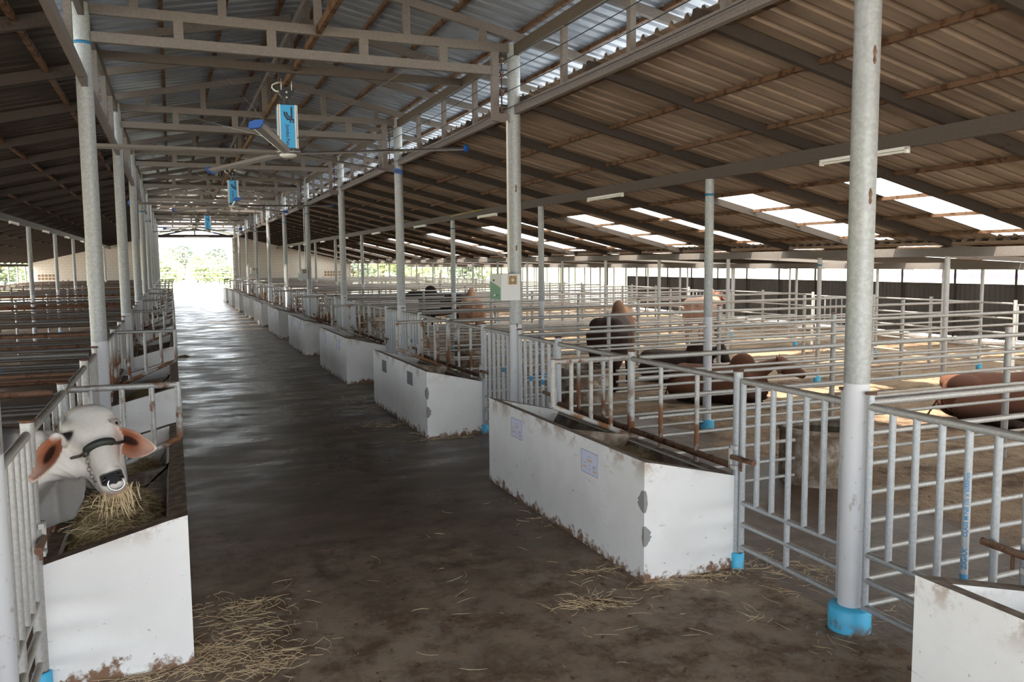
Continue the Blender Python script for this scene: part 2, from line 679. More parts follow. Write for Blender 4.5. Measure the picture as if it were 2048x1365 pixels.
# ------------------------------------------------------------------ ground and floors
def plane(name, x0, x1, y0, y1, z_, mat, nx=1, ny=1, fn=None):
    b = MB()
    vs = []
    for j in range(ny + 1):
        for i in range(nx + 1):
            x_, y_ = x0 + (x1 - x0) * i / nx, y0 + (y1 - y0) * j / ny
            vs.append((x_, y_, z_ + (fn(x_, y_) if fn else 0)))
    fs = [(j * (nx + 1) + i, j * (nx + 1) + i + 1, (j + 1) * (nx + 1) + i + 1, (j + 1) * (nx + 1) + i) for j in range(ny) for i in range(nx)]
    b.add(vs, fs)
    return b.build(name, mat, None, smooth=True)


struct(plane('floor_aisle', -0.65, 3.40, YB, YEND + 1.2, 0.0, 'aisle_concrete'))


def soil(side):
    def fn(x_, y_):
        d_ = abs(x_ - XM)
        k_ = min(1, max(0, (d_ - 3.6) / 1.0))
        return k_ * (0.05 * mnoise.noise(Vector((x_ * 1.1, y_ * 1.1, side))) + 0.03 * mnoise.noise(Vector((x_ * 3.7, y_ * 3.7, side))))
    return fn


struct(plane('floor_right_pens', 3.40, 18.2, YB, YEND + 1.2, 0.0, 'pen_soil', 120, 380, soil(1)))
struct(plane('floor_left_pens', -7.4, -0.65, YB, YEND + 1.2, 0.0, 'pen_soil', 40, 200, soil(5)))
struct(plane('floor_outdoors', -260, 300, -60, 420, -0.06, 'outdoor_ground'))


# ------------------------------------------------------------------ corrugated roofs
PITCH = SP / 24.0
PHASE = 0.0175


def yprofile(y0, y1):
    """trapezoidal ribs across Y: list of (y, dz)"""
    pts = []
    k = math.ceil(y0 / PITCH)
    y_ = k * PITCH + PHASE
    while y_ < y1 - PITCH:
        pts += [(y_, 0.0), (y_ + 0.62 * PITCH, 0.0), (y_ + 0.74 * PITCH, 0.034), (y_ + 0.88 * PITCH, 0.034)]
        y_ += PITCH
    pts.append((y_, 0.0))
    return pts


def sheet(name, xz, y0, y1, mat, holes=()):
    """xz: breakpoints (x, z) across; holes: (i, ya, yb) skips strip i between ya and yb"""
    prof = yprofile(y0, y1)
    b = MB()
    n = len(xz)
    vs = [(x_, y_, z_ + dz) for (y_, dz) in prof for (x_, z_) in xz]
    fs = []
    for j in range(len(prof) - 1):
        ym = (prof[j][0] + prof[j + 1][0]) / 2
        for i in range(n - 1):
            if any(i == h[0] and h[1] < ym < h[2] for h in holes):
                continue
            fs.append((j * n + i, j * n + i + 1, (j + 1) * n + i + 1, (j + 1) * n + i))
    b.add(vs, fs)
    me = bpy.data.meshes.new(name)
    nv = len(vs)
    allv = vs + [(a_, b_, c_ + 0.006) for a_, b_, c_ in vs]
    me.from_pydata(allv, [], [f[::-1] for f in fs] + [tuple(nv + i for i in f) for f in fs])
    me.materials.append(MATS[mat])
    me.materials.append(MATS['sheet_top'])
    me.polygons.foreach_set('material_index', [0] * len(fs) + [1] * len(fs))
    return struct(mesh_obj(name, me, None))


def sky_panel(xz, y0, y1, label, group):
    prof = [q for q in yprofile(y0 - PITCH, y1 + PITCH) if y0 - 0.02 <= q[0] <= y1 + 0.02]
    b = MB()
    n = len(xz)
    vs = [(x_, y_, z_ + dz + 0.010) for (y_, dz) in prof for (x_, z_) in xz]
    fs = [(j * n + i, j * n + i + 1, (j + 1) * n + i + 1, (j + 1) * n + i) for j in range(len(prof) - 1) for i in range(n - 1)]
    b.add(vs, fs)
    o = b.build('skylight_panel', 'skylight')
    tag(o, label, 'skylight', group)
    return o


def X(side, d):
    return XM + side * d


W4 = 4 * PITCH
SKY_Y = []
y_ = 9.16 - 0.5 * W4
k0 = round(y_ / PITCH)
j = -6
while True:
    ya = (k0 + 12 * j) * PITCH + PHASE
    if ya + W4 > YEND - 0.3:
        break
    if ya > YB + 1:
        SKY_Y.append((ya, ya + W4))
    j += 1
dR = lambda x_: x_ - XM
XR0, XR1, XR2 = 3.43, 7.0, 9.72
sheet('ceiling_right', [(XR0, zr(dR(XR0))), (XR1, zr(dR(XR1))), (9.50, zr(dR(9.50))), (XR2, zr(dR(XR2)))], YB, YEND + 0.5,
      'sheet_side', [(1, a - 0.01, b + 0.01) for a, b in SKY_Y])
sheet('ceiling_outer', [(9.60, zl(9.60)), (10.3, zl(10.3)), (16.6, zl(16.6)), (18.0, zl(18.0))], YB, YEND + 0.5, 'sheet_side',
      [(1, a - 0.01, b + 0.01) for a, b in SKY_Y])
sheet('ceiling_left', [(X(-1, dR(XR0)), zr(dR(XR0))), (X(-1, dR(XR2)), zr(dR(XR2)))], YB, YEND + 0.5, 'sheet_shaded')
nsky = 0
for a, b in SKY_Y:
    if b < 2:
        lab = 'translucent roof light in the right roof behind the camera'
    elif nsky < 8:
        lab = f'bright translucent roof light, {ORD[nsky]} from the camera in the right roof'
        nsky += 1
    else:
        nsky += 1
        lab = f'thin bright translucent roof light far down the right roof, {ORD[nsky - 1]} from the camera'
    sky_panel([(XR1, zr(dR(XR1))), (9.50, zr(dR(9.50)))], a, b, lab, 'roof lights between the steel beams of the right roof')
    lab2 = lab.replace('right roof', 'low outer roof').replace('down the low', 'down the low')
    sky_panel([(10.3, zl(10.3)), (16.6, zl(16.6))], a, b, lab2, 'roof lights of the low outer roof')
# raised middle roof with narrow roof lights at its far end
NSKY = [((round(y_ / PITCH)) * PITCH + PHASE, (round(y_ / PITCH) + 2) * PITCH + PHASE) for y_ in [25.6 + 1.77 * i for i in range(14)]]
for side, nm in ((1, 'ceiling_middle_right'), (-1, 'ceiling_middle_left')):
    sheet(nm, [(X(side, 0.0), zn(0)), (X(side, 0.4), zn(0.4)), (X(side, 1.8), zn(1.8)), (X(side, 3.15), zn(3.15))], YB, YEND + 0.5,
          'sheet_nave', [(1, a - 0.01, b + 0.01) for a, b in NSKY])
    for i, (a, b) in enumerate(NSKY):
        sky_panel([(X(side, 0.4), zn(0.4)), (X(side, 1.8), zn(1.8))], a, b,
                  f'narrow roof light on the {"right" if side > 0 else "left"} slope over the aisle, {ORD[i]} of the far ones',
                  'narrow roof lights over the far aisle')

# ------------------------------------------------------------------ roof steel
RY = [Y0 + SP / 3 * j for j in range(-8, 31)]


def where(y_, ys, what):
    """ordinal from the camera for lines in front, else a words-only place"""
    fr = [q for q in ys if q > 0.5]
    if y_ > 0.5:
        return f'{ORD[fr.index(y_)]} {what} from the camera'
    bk = sorted([q for q in ys if q <= 0.5], reverse=True)
    return f'{ORD[bk.index(y_)]} {what} behind the camera'


for y_ in RY:
    if y_ > YEND - 0.2:
        continue
    wds = where(y_, RY, 'one')
    d0, d1 = dR(3.36), dR(9.60)
    for side in (1, -1):
        o = bar('rafter', (X(side, d0), y_, zr(d0) - 0.048), (X(side, d1), y_, zr(d1) - 0.048), 0.05, 0.092, 'rafter_steel')
        tag(o, f'dark steel rafter under the {"right" if side > 0 else "left"} side roof, {wds}', 'rafter', f'rafters of the {"right" if side > 0 else "left"} side roof')
        o = bar('rafter', (X(side, 0.03), y_, zn(0.0) - 0.085), (X(side, 2.95), y_, zn(2.95) - 0.085), 0.05, 0.085, 'roof_steel_pale')
        tag(o, f'sloping grey rafter over the aisle on the {"right" if side > 0 else "left"} slope, {wds}', 'rafter', 'rafters over the aisle')
    o = bar('rafter', (9.62, y_, zl(9.62) - 0.08), (17.7, y_, zl(17.7) - 0.08), 0.05, 0.08, 'roof_steel_pale' if round(y_ * 10) % 3 else 'rafter_steel')
    tag(o, f'nearly level rafter under the low outer roof, {wds}', 'rafter', 'rafters of the low outer roof')

pn = ['topmost', 'second from the top', 'third from the top', 'fourth from the top', 'fifth from the top', 'sixth from the top', 'seventh from the top', 'lowest']
for i, x_ in enumerate((3.62, 4.45, 5.27, 6.05, 6.88, 7.62, 8.40, 9.2)):
    for side in (1, -1):
        d = dR(x_)
        o = bar('purlin', (X(side, d), YB, zr(d) - 0.022), (X(side, d), YEND - 0.1, zr(d) - 0.022), 0.04, 0.04, 'purlin_rust')
        tag(o, f'long rusty purlin under the {"right" if side > 0 else "left"} side roof, {pn[i]}', 'purlin', 'purlins of the side roofs')
for i, x_ in enumerate((10.4, 12.0, 14.2, 16.4)):
    o = bar('purlin', (x_, YB, zl(x_) - 0.02), (x_, YEND - 0.1, zl(x_) - 0.02), 0.04, 0.036, 'purlin_rust')
    tag(o, f'rusty purlin under the low outer roof, {ORD[i]} from the pens beam outwards', 'purlin', 'purlins of the low outer roof')
for i, d in enumerate((0.18, 0.75, 1.35, 2.05, 2.75)):
    for side in (1, -1):
        o = bar('purlin', (X(side, d), YB, zn(d) - 0.022), (X(side, d), YEND + 0.4, zn(d) - 0.022), 0.045, 0.04, 'purlin_rust')
        tag(o, f'brown purlin under the {"right" if side > 0 else "left"} slope over the aisle, {ORD[i]} from the ridge', 'purlin', 'purlins over the aisle')

# long beams on the column rows
for side in (1, -1):
    sn = 'right' if side > 0 else 'left'
    d = dR(5.76)
    o = bar('roof_beam', (X(side, d), YB, 2.995), (X(side, d), YEND - 0.1, 2.995), 0.06, 0.13, 'roof_steel')
    tag(o, f'long steel beam under the {sn} side roof carried by the slim inner columns', 'beam')
    d = dR(9.57)
    o = bar('roof_beam', (X(side, d), YB, 2.085), (X(side, d), YEND - 0.1, 2.085), 0.06, 0.12, 'roof_steel_pale' if side > 0 else 'roof_steel')
    tag(o, f'long steel beam along the {"low edge of the right side roof above the pens" if side > 0 else "outer eaves of the left side roof"}', 'beam')
o = bar('roof_beam', (13.24, YB, 1.86), (13.24, YEND - 0.1, 1.86), 0.06, 0.12, 'roof_steel_pale')
tag(o, 'long pale steel beam across the middle of the low outer roof', 'beam')
o = bar('roof_beam', (17.5, YB, 1.80), (17.5, YEND - 0.1, 1.80), 0.05, 0.10, 'roof_steel')
tag(o, 'dark steel beam along the outermost eaves on the right', 'beam')
o = bar('ridge_girder_chord', (0, 0, 0), (0, 1, 0), 1, 1, 'roof_steel')
bpy.data.objects.remove(o)

YC = [Y0 + SP * k for k in range(-2, 10)]
for k, yc in enumerate(YC):
    wds = where(yc, YC, 'one')
    t_ = thing('ridge_girder', (XM, yc, 4.13), f'open steel girder under the ridge along the aisle, {wds}', 'girder', 'ridge girders')
    bar('top_chord', (XM, yc, 4.62), (XM, yc + SP, 4.62), 0.05, 0.07, 'roof_steel_pale', t_)
    bar('bottom_chord', (XM, yc, 4.165), (XM, yc + SP, 4.165), 0.05, 0.07, 'purlin_rust', t_)
    for i in range(4):
        yy = yc + (i + 0.5) * SP / 4
        bar('strut', (XM, yy, 4.2), (XM, yy, 4.59), 0.04, 0.04, 'roof_steel', t_)
    for side in (1, -1):
        sn = 'right' if side > 0 else 'left'
        xx = X(side, DC)
        t_ = thing('eaves_truss', (xx, yc, 3.51), f'open steel eaves truss over the {sn} aisle columns, {wds}', 'truss',
                   f'eaves trusses on the {sn} of the aisle')
        bar('top_chord', (xx, yc + 0.07, 4.15), (xx, yc + SP - 0.07, 4.15), 0.05, 0.11, 'roof_steel', t_)
        bar('bottom_chord', (xx, yc + 0.07, 3.555), (xx, yc + SP - 0.07, 3.555), 0.05, 0.09, 'roof_steel_pale', t_)
        for i in range(1, 4):
            yy = yc + i * SP / 4
            bar('post', (xx, yy, 3.60), (xx, yy, 4.095), 0.05, 0.06, 'roof_steel_pale', t_)

CY = [Y0 + SP * k for k in range(0, 10)]
for k, yc in enumerate(CY):
    t_ = thing('roof_truss', (XM, yc, 3.9), f'steel truss across the aisle with two level chords, {ORD[k]} from the camera', 'truss', 'trusses across the aisle')
    bar('tie_beam', (X(-1, DC - .06), yc, 4.17), (X(1, DC - .06), yc, 4.17), 0.05, 0.085, 'roof_steel_pale', t_)
    bar('tie_beam', (X(-1, DC - .06), yc, 3.94), (3.09, yc, 3.94), 0.05, 0.085, 'roof_steel_pale', t_)
    for x_ in (-0.2, 0.52, 2.21, 3.0):
        bar('strut', (x_, yc, 4.21), (x_, yc, zn(abs(x_ - XM)) - 0.12), 0.07, 0.05, 'roof_steel_pale', t_)
    bar('king_post', (XM, yc, 4.21), (XM, yc, 4.66), 0.07, 0.05, 'roof_steel_pale', t_)
    for x_ in (0.15, 0.94, 1.79, 2.58):
        bar('strut', (x_, yc, 3.98), (x_, yc, 4.13), 0.08, 0.05, 'roof_steel_pale', t_)
    bar('hanger', (3.125, yc, 3.44), (3.125, yc, 4.13), 0.07, 0.06, 'roof_steel_pale', t_)
    bar('stub_beam', (3.16, yc, 3.475), (3.27, yc, 3.475), 0.05, 0.085, 'roof_steel_pale', t_)
    # insulators for the four bare wires
    u = thing('insulator_rack', (3.2, yc, 3.5), f'rack of four brown insulators beside the {ORD[k]} right aisle column from the camera', 'insulator rack', 'insulator racks')
    pipe('rod', (3.2, yc, 3.52), (3.2, yc, 4.125), 0.007, 'wire', u, 6)
    for z_ in (4.05, 3.91, 3.73, 3.56):
        b = MB()
        b.lathe([(0, -.032), (.026, -.03), (.03, -.018), (.016, -.006), (.016, .006), (.03, .018), (.026, .03), (0, .032)], (3.2, yc, z_), 12)
        b.build('insulator', 'insulator', u, True)
        pipe('bracket', (3.17, yc, z_ + .045), (3.262, yc, z_ + .045), 0.006, 'wire', u, 6)
for k in range(-1, 9):
    yy = Y0 + SP * k + SP + SP / 3
    if yy < YEND - 1:
        o = bar('tie_beam', (X(-1, DC), yy, 4.15), (X(1, DC), yy, 4.15), 0.05, 0.085, 'roof_steel')
        tag(o, f'single brownish tie beam across the aisle, {ORD[k + 1]} from the camera', 'beam', 'single tie beams across the aisle')
for i, z_ in enumerate((4.05, 3.91, 3.73, 3.56)):
    b = MB()
    pts = []
    for k in range(-2, 11):
        for q in range(6):
            yy = Y0 + SP * (k + q / 6)
            pts.append((3.228, yy, z_ - 0.03 * (1 - (2 * q / 6 - 1) ** 2)))
    b.tube([q for q in pts if q[1] < YEND], 0.0042, 5)
    tag(b.build('electric_wire', 'wire'), f'bare dark wire strung under the raised roof, {["topmost", "second", "third", "lowest"][i]} of the four', 'wire', 'bare wires')

# ------------------------------------------------------------------ columns
COLN = 0


def column(x_, y_, top, r, label, group, mat='column_pipe', collar=True, tape=None):
    t_ = thing('steel_column', (x_, y_, 0), label, 'column', group)
    sh = pipe('shaft', (x_, y_, 0), (x_, y_, top), r, mat, t_, 20 if r > .045 else 12)
    if collar:
        b = MB()
        b.lathe([(r * 1.7, -0.02), (r * 1.72, 0.115), (r * 1.6, 0.13), (r * 1.0, 0.135)], (x_, y_, 0), 24)
        b.build('base_collar', 'blue_pvc', t_, True)
    if tape:
        sub(pipe('tape_band', (x_, y_, tape), (x_, y_, tape + 0.025), r + 0.0015, 'blue_tape', t_, 20), sh)
    return t_


for k in range(0, 10):
    yc = Y0 + SP * k
    for side in (1, -1):
        sn = 'right' if side > 0 else 'left'
        xo = (-0.035 if k == 0 else -0.006) if side < 0 else 0.0
        c = column(X(side, DC) + xo, yc, 4.21, 0.066, f'tall galvanised pipe column in the {sn} aisle row, {ORD[k]} from the camera', f'columns of the {sn} aisle row',
                   tape=(3.87 if (side < 0 and k == 1) else (3.3 if k in (4, 5) else None)))
        if side > 0 and k in (0, 1):
            b = MB()
            for zz in ((2.98, 3.07), (2.28, 2.36)) if k == 0 else ((2.72, 2.80), (2.12, 2.18), (1.32, 1.37)):
                b.tube([(3.334 - .012, yc - .064, zz[0] + (zz[1] - zz[0]) * f_) for f_ in (0, .2, .45, .7, 1)], [.003, .010, .006, .011, .004], 6)
            b.build('weld_lug', 'rusty_pipe', c, True)
        if k < 10:
            column(X(side, dR(5.76)), yc, 2.93, 0.05, f'slim grey pipe column under the middle beam of the {sn} side roof, {ORD[k]} from the camera', f'middle columns of the {sn} side',
                   tape=2.74 if k in (1, 3) else None, collar=side > 0 or k > 2)
for k in range(-1, 20):
    yy = Y0 + SP / 2 * k
    lab = ORD[k + 1] + ' from the camera'
    column(9.57, yy, 2.03, 0.035, f'thin galvanised post under the low edge of the right side roof, {lab}', 'posts under the low edge of the right roof', 'galvanised', tape=1.9 if k == 3 else None)
    column(13.24, yy, 1.80, 0.03, f'thin galvanised post in the middle row of the low outer roof, {lab}', 'posts of the middle outer row', 'galvanised')
    if k > 0:
        column(15.1, yy + 0.02, zl(15.1) - 0.13, 0.026, f'thin post halfway to the dark boundary fence on the right, {lab}', 'posts near the boundary fence', 'galvanised', collar=False)
        column(-6.84, yy + 0.1, 2.03, 0.035, f'thin dark post along the open outer side on the left, {lab}', 'posts of the left outer side', 'galvanised', collar=False)

# outer boundary on the right: posts and dark ribbed panels
for k in range(-1, 30):
    yy = Y0 + SP / 3 * k + 0.15
    o = pipe('boundary_post', (17.5, yy, -0.05), (17.5, yy, 1.76), 0.026, 'rafter_steel', None, 8)
    tag(o, f'thin dark post on the right boundary between fence panels, {ORD[k + 1]} from the camera', 'post', 'posts of the right boundary')
    if yy > 30.0 or k > 28:
        continue
    b = MB()
    n = 12
    vs, fs = [], []
    for i in range(n * 2 + 1):
        xx = 17.56 + (0.02 if i % 2 else -0.0)
        for z_ in (0.12, 1.40):
            vs.append((xx, yy + SP / 3 * i / (2 * n), z_))
    fs = [(2 * i, 2 * i + 2, 2 * i + 3, 2 * i + 1) for i in range(2 * n)]
    b.add(vs, fs)
    # thickness
    b.add([(v[0] + 0.012, v[1], v[2]) for v in vs], [f[::-1] for f in fs])
    tag(b.build('fence_panel', 'dark_panel'), f'dark ribbed metal fence panel on the right boundary, {ORD[k + 1]} from the camera', 'fence panel', 'dark panels of the right boundary')

# ------------------------------------------------------------------ end wall
def wall_poly(name, poly, holes=()):
    b = MB()
    b.prism(poly, 1, YEND, YEND + 0.16)
    return struct(b.build(name, 'end_wall_paint'))


dw = dR(10.1)
wall_poly('wall_right_end', [(3.42, 0), (10.1, 0), (10.1, 2.16), (9.6, zr(dR(9.6)) + .012), (3.42, zr(dR(3.42)) + 0.012)])
wall_poly('wall_left_end', [(-7.05, 0), (-0.66, 0), (-0.66, zr(2.02) + 0.012), (-7.05, zr(8.41) + 0.012)])
b = MB()
b.box((-0.66, YEND, 3.57), (3.42, YEND + 0.12, 3.74))
struct(b.build('trim_lintel', 'rafter_steel'))
b = MB()
b.box((3.30, YEND - 0.08, 0), (3.42, YEND + 0.2, 3.57))
struct(b.build('trim_door_jamb', 'painted_concrete'))
b = MB()
b.box((-0.70, YEND - 0.02, 0), (-0.60, YEND + 0.2, 3.57))
struct(b.build('trim_door_jamb', 'painted_concrete'))
tag(box('strip_light', (0.75, YEND - 0.05, 3.55), (2.05, YEND + 0.002, 3.62), 'tube_white'), 'white strip light on the lintel over the far doorway', 'light')
for x0, sn in ((-6.6, 'left'), (8.5, 'right')):
    t_ = thing('vent_block', (x0, YEND, 1.3), f'row of pierced vent blocks in the cream end wall on the {sn}', 'vent')
    for i in range(6):
        for q in range(2):
            bxo = box('opening', (x0 + i * .17, YEND - 0.012, 1.3 + q * .17), (x0 + i * .17 + .12, YEND + 0.01, 1.42 + q * .17), 'grille_dark', t_)
# gabled canopy outside the doorway
t_ = thing('door_canopy', (XM, YEND + 2.0, 3.6), 'small gabled steel canopy outside the far doorway', 'canopy')
for side in (1, -1):
    bar('canopy_chord', (X(side, 0.0), YEND + 2.2, 4.16), (X(side, 2.05), YEND + 2.2, 3.72), 0.06, 0.09, 'rafter_steel', t_)
    b = MB()
    b.add([(X(side, 0), YEND + 0.3, 4.26), (X(side, 2.1), YEND + 0.3, 3.80), (X(side, 2.1), YEND + 2.3, 3.80), (X(side, 0), YEND + 2.3, 4.26),
           (X(side, 0), YEND + 0.3, 4.29), (X(side, 2.1), YEND + 0.3, 3.83), (X(side, 2.1), YEND + 2.3, 3.83), (X(side, 0), YEND + 2.3, 4.29)],
          [(0, 1, 2, 3), (7, 6, 5, 4), (0, 4, 5, 1), (1, 5, 6, 2), (2, 6, 7, 3), (3, 7, 4, 0)])
    b.build('canopy_sheet', 'sheet_shaded', t_)
bar('canopy_tie', (X(-1, 2.05), YEND + 2.2, 3.72), (X(1, 2.05), YEND + 2.2, 3.72), 0.06, 0.08, 'rafter_steel', t_)
bar('king_post', (XM, YEND + 2.2, 3.76), (XM, YEND + 2.2, 4.12), 0.08, 0.06, 'rafter_steel', t_)
for side in (1, -1):
    pipe('canopy_post', (X(side, 2.1), YEND + 2.2, -0.05), (X(side, 2.1), YEND + 2.2, 3.72), 0.05, 'galvanised', t_)

# ------------------------------------------------------------------ pen fences across (both sides of the aisle)
ZR = (1.24, 1.075, 0.91, 0.75, 0.59, 0.43, 0.27, 0.12)
TANKC = (5.42, 5.80)


def cross_fence(side, y_, k, mid):
    sn = 'right' if side > 0 else 'left'
    xs = 3.40 if side > 0 else -0.70
    xe = 13.2 if side > 0 else -6.8
    nm = f'{ORD[k]} from the camera' if k < len(ORD) else 'far off'
    t_ = thing('pen_fence', (xs, y_, 0), f'galvanised eight-rail pipe fence running away from the {sn} aisle edge, {nm}', 'fence', f'pen fences across the {sn} side')
    tk = side > 0 and mid
    lt = side < 0 and mid
    for i, z_ in enumerate(ZR):
        r_ = 0.021 if i == 0 else 0.0165
        mt_ = 'galvanised'
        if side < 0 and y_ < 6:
            mt_ = 'rusty_pipe' if i != 1 else 'galvanised_shaded'
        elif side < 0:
            mt_ = 'galvanised_shaded' if (i + k) % 3 else 'rusty_pipe'
        if side > 0 and z_ < 0.52 and mid:
            pipe('rail', (xs, y_, z_), (4.98, y_, z_), r_, mt_, t_, 8)
            pipe('rail', (5.86, y_, z_), (xe, y_, z_), r_, mt_, t_, 8)
        else:
            pipe('rail', (xs, y_, z_), (xe, y_, z_), r_, mt_, t_, 8)
    for x_ in ((7.665, 11.4) if side > 0 else (-4.93,)):
        po = pipe('post', (x_, y_ + .04, 0), (x_, y_ + .04, 1.32), 0.032, 'galvanised' if side > 0 else 'galvanised_shaded', t_, 10)
        sub(pipe('post_cap', (x_, y_ + .04, 1.32), (x_, y_ + .04, 1.335), 0.036, 'rusty_pipe', t_, 10), po)
    if mid:
        xx = 5.76 if side > 0 else -3.03
        pipe('post', (xx, y_ + .04, 0), (xx, y_ + .04, 1.30), 0.028, 'galvanised', t_, 10)
    return t_


for j in range(0, 20):
    for side in (1, -1):
        cross_fence(side, Y0 + SP / 2 * j - (0.02 if j % 2 == 0 else 0.02), j, j % 2 == 1)

# long fence with barred gates at the back of the right pens
for k in range(0, 10):
    yc = Y0 + SP * k
    nm = ORD[k] + ' from the camera'
    t_ = thing('pen_fence', (12.95, yc, 0), f'pipe fence along the back of the right pens, {nm}', 'fence', 'back fences of the right pens')
    for z_ in (1.24, 0.99, 0.74, 0.49, 0.24):
        pipe('rail', (12.95, yc + 1.55, z_), (12.95, yc + SP - 0.25, z_), 0.017, 'galvanised', t_, 8)
    for y_ in (yc + 1.5, yc + SP / 2 + .8, yc + SP - 0.2):
        pipe('post', (12.95, y_, 0), (12.95, y_, 1.30), 0.03, 'galvanised', t_, 8)
    t_ = thing('pen_gate', (12.95, yc, 0), f'barred gate in the back fence of the right pens, {nm}', 'gate', 'back gates of the right pens')
    for z_ in (1.22, 0.62, 0.35, 0.12):
        pipe('rail', (12.95, yc - 0.15, z_), (12.95, yc + 1.45, z_), 0.016, 'galvanised_front', t_, 8)
    for i in range(11):
        pipe('bar', (12.95, yc - 0.15 + i * 0.16, 0.62), (12.95, yc - 0.15 + i * 0.16, 1.22), 0.014, 'galvanised_front', t_, 6)

# ------------------------------------------------------------------ feed troughs, barriers, dividers, gates along the aisle
TY0, TL = 4.305, 2.703


def trough(side, k):
    sn = 'right' if side > 0 else 'left'
    df = 1.27 if side > 0 else 1.344
    db = 1.985 if side > 0 else 2.0
    y0 = TY0 + SP * k
    y1 = y0 + TL
    word = 'cut by the picture edge' if (side > 0 and k < 0) else f'{ORD[k if side < 0 else k]} from the camera'
    if side > 0 and k >= 0:
        word = f'{ORD[k]} beyond the nearest aisle column'
    lab = f'white concrete feed trough {sn} of the aisle, {word}'
    if side < 0 and k == 0:
        lab = 'white painted concrete feed trough with hay where the white bull eats'
    t_ = thing('feed_trough', (X(side, df), y0, 0), lab, 'feed trough', f'feed troughs on the {sn} of the aisle')
    tw = 0.09
    inner = [(df + tw, .74), (df + tw + .03, .58), (df + .2, .44), (df + .34, .37), (df + .48, .39), (df + .58, .47), (db - .05, .60)]
    n = len(inner)
    ys = [y0 + 0.09, y1 - 0.09]
    b = MB()
    P = lambda d, z_, y_: (X(side, d), y_, z_)
    # outer shell
    b.prism([(X(side, df), 0), (X(side, db), 0), (X(side, db), 0.605), (X(side, df + tw), 0.752), (X(side, df), 0.77)], 1, y0, y0 + 0.09)
    b.prism([(X(side, df), 0), (X(side, db), 0), (X(side, db), 0.605), (X(side, df + tw), 0.752), (X(side, df), 0.77)], 1, y1 - 0.09, y1)
    b.prism([(X(side, df), 0), (X(side, df + tw), 0), (X(side, df + tw), 0.752), (X(side, df), 0.77)], 1, y0 + 0.09, y1 - 0.09)
    b.prism([(X(side, db - .06), 0), (X(side, db), 0), (X(side, db), 0.605), (X(side, db - .06), 0.60)], 1, y0 + 0.09, y1 - 0.09)
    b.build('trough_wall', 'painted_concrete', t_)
    b = MB()
    vs = [P(d, z_, y_) for y_ in ys for (d, z_) in inner] + [P(d, z_ - 0.03, y_) for y_ in ys for (d, z_) in inner]
    fs = [(i, i + 1, n + i + 1, n + i) for i in range(n - 1)] + [(2 * n + i, 3 * n + i, 3 * n + i + 1, 2 * n + i + 1) for i in range(n - 1)]
    b.add(vs, fs)
    b.build('trough_basin', 'trough_inside', t_, True)
    # cross partition under the divider
    ym = y0 + TL / 2
    b = MB()
    b.prism([(X(side, d), z_) for d, z_ in inner] + [(X(side, db - .04), .63), (X(side, df + tw), .72)], 1, ym - 0.03, ym + 0.03)
    b.build('partition', 'tank_concrete' if side > 0 else 'trough_inside', t_)
    if k < 2 and k >= 0 and side > 0:
        # broken paint at the near corner showing cement
        for zc, h, wa, wc in ((0.52, 0.07, .075, .022), (0.30, 0.065, .018, .045)):
            b = MB()
            rr = random.Random(int(zc * 100) + k)
            e = 0.0025
            nn = 12
            vs, fs = [], []
            for i in range(nn):
                z_ = zc - h + 2 * h * i / (nn - 1)
                wob = math.sin(math.pi * (i + .3) / (nn - .4)) ** 0.8
                a_ = 0.006 + wa * wob * rr.uniform(.7, 1.05)
                c_ = 0.006 + wc * wob * rr.uniform(.7, 1.1)
                vs += [(X(side, df) - e, y0 + a_, z_), (X(side, df) - e, y0 - e, z_), (X(side, df) + c_, y0 - e, z_)]
            for i in range(nn - 1):
                fs += [(3 * i, 3 * i + 1, 3 * i + 4, 3 * i + 3), (3 * i + 1, 3 * i + 2, 3 * i + 5, 3 * i + 4)]
            b.add(vs, fs)
            b.build('cement_patch', 'cement_patch', t_)
    return t_


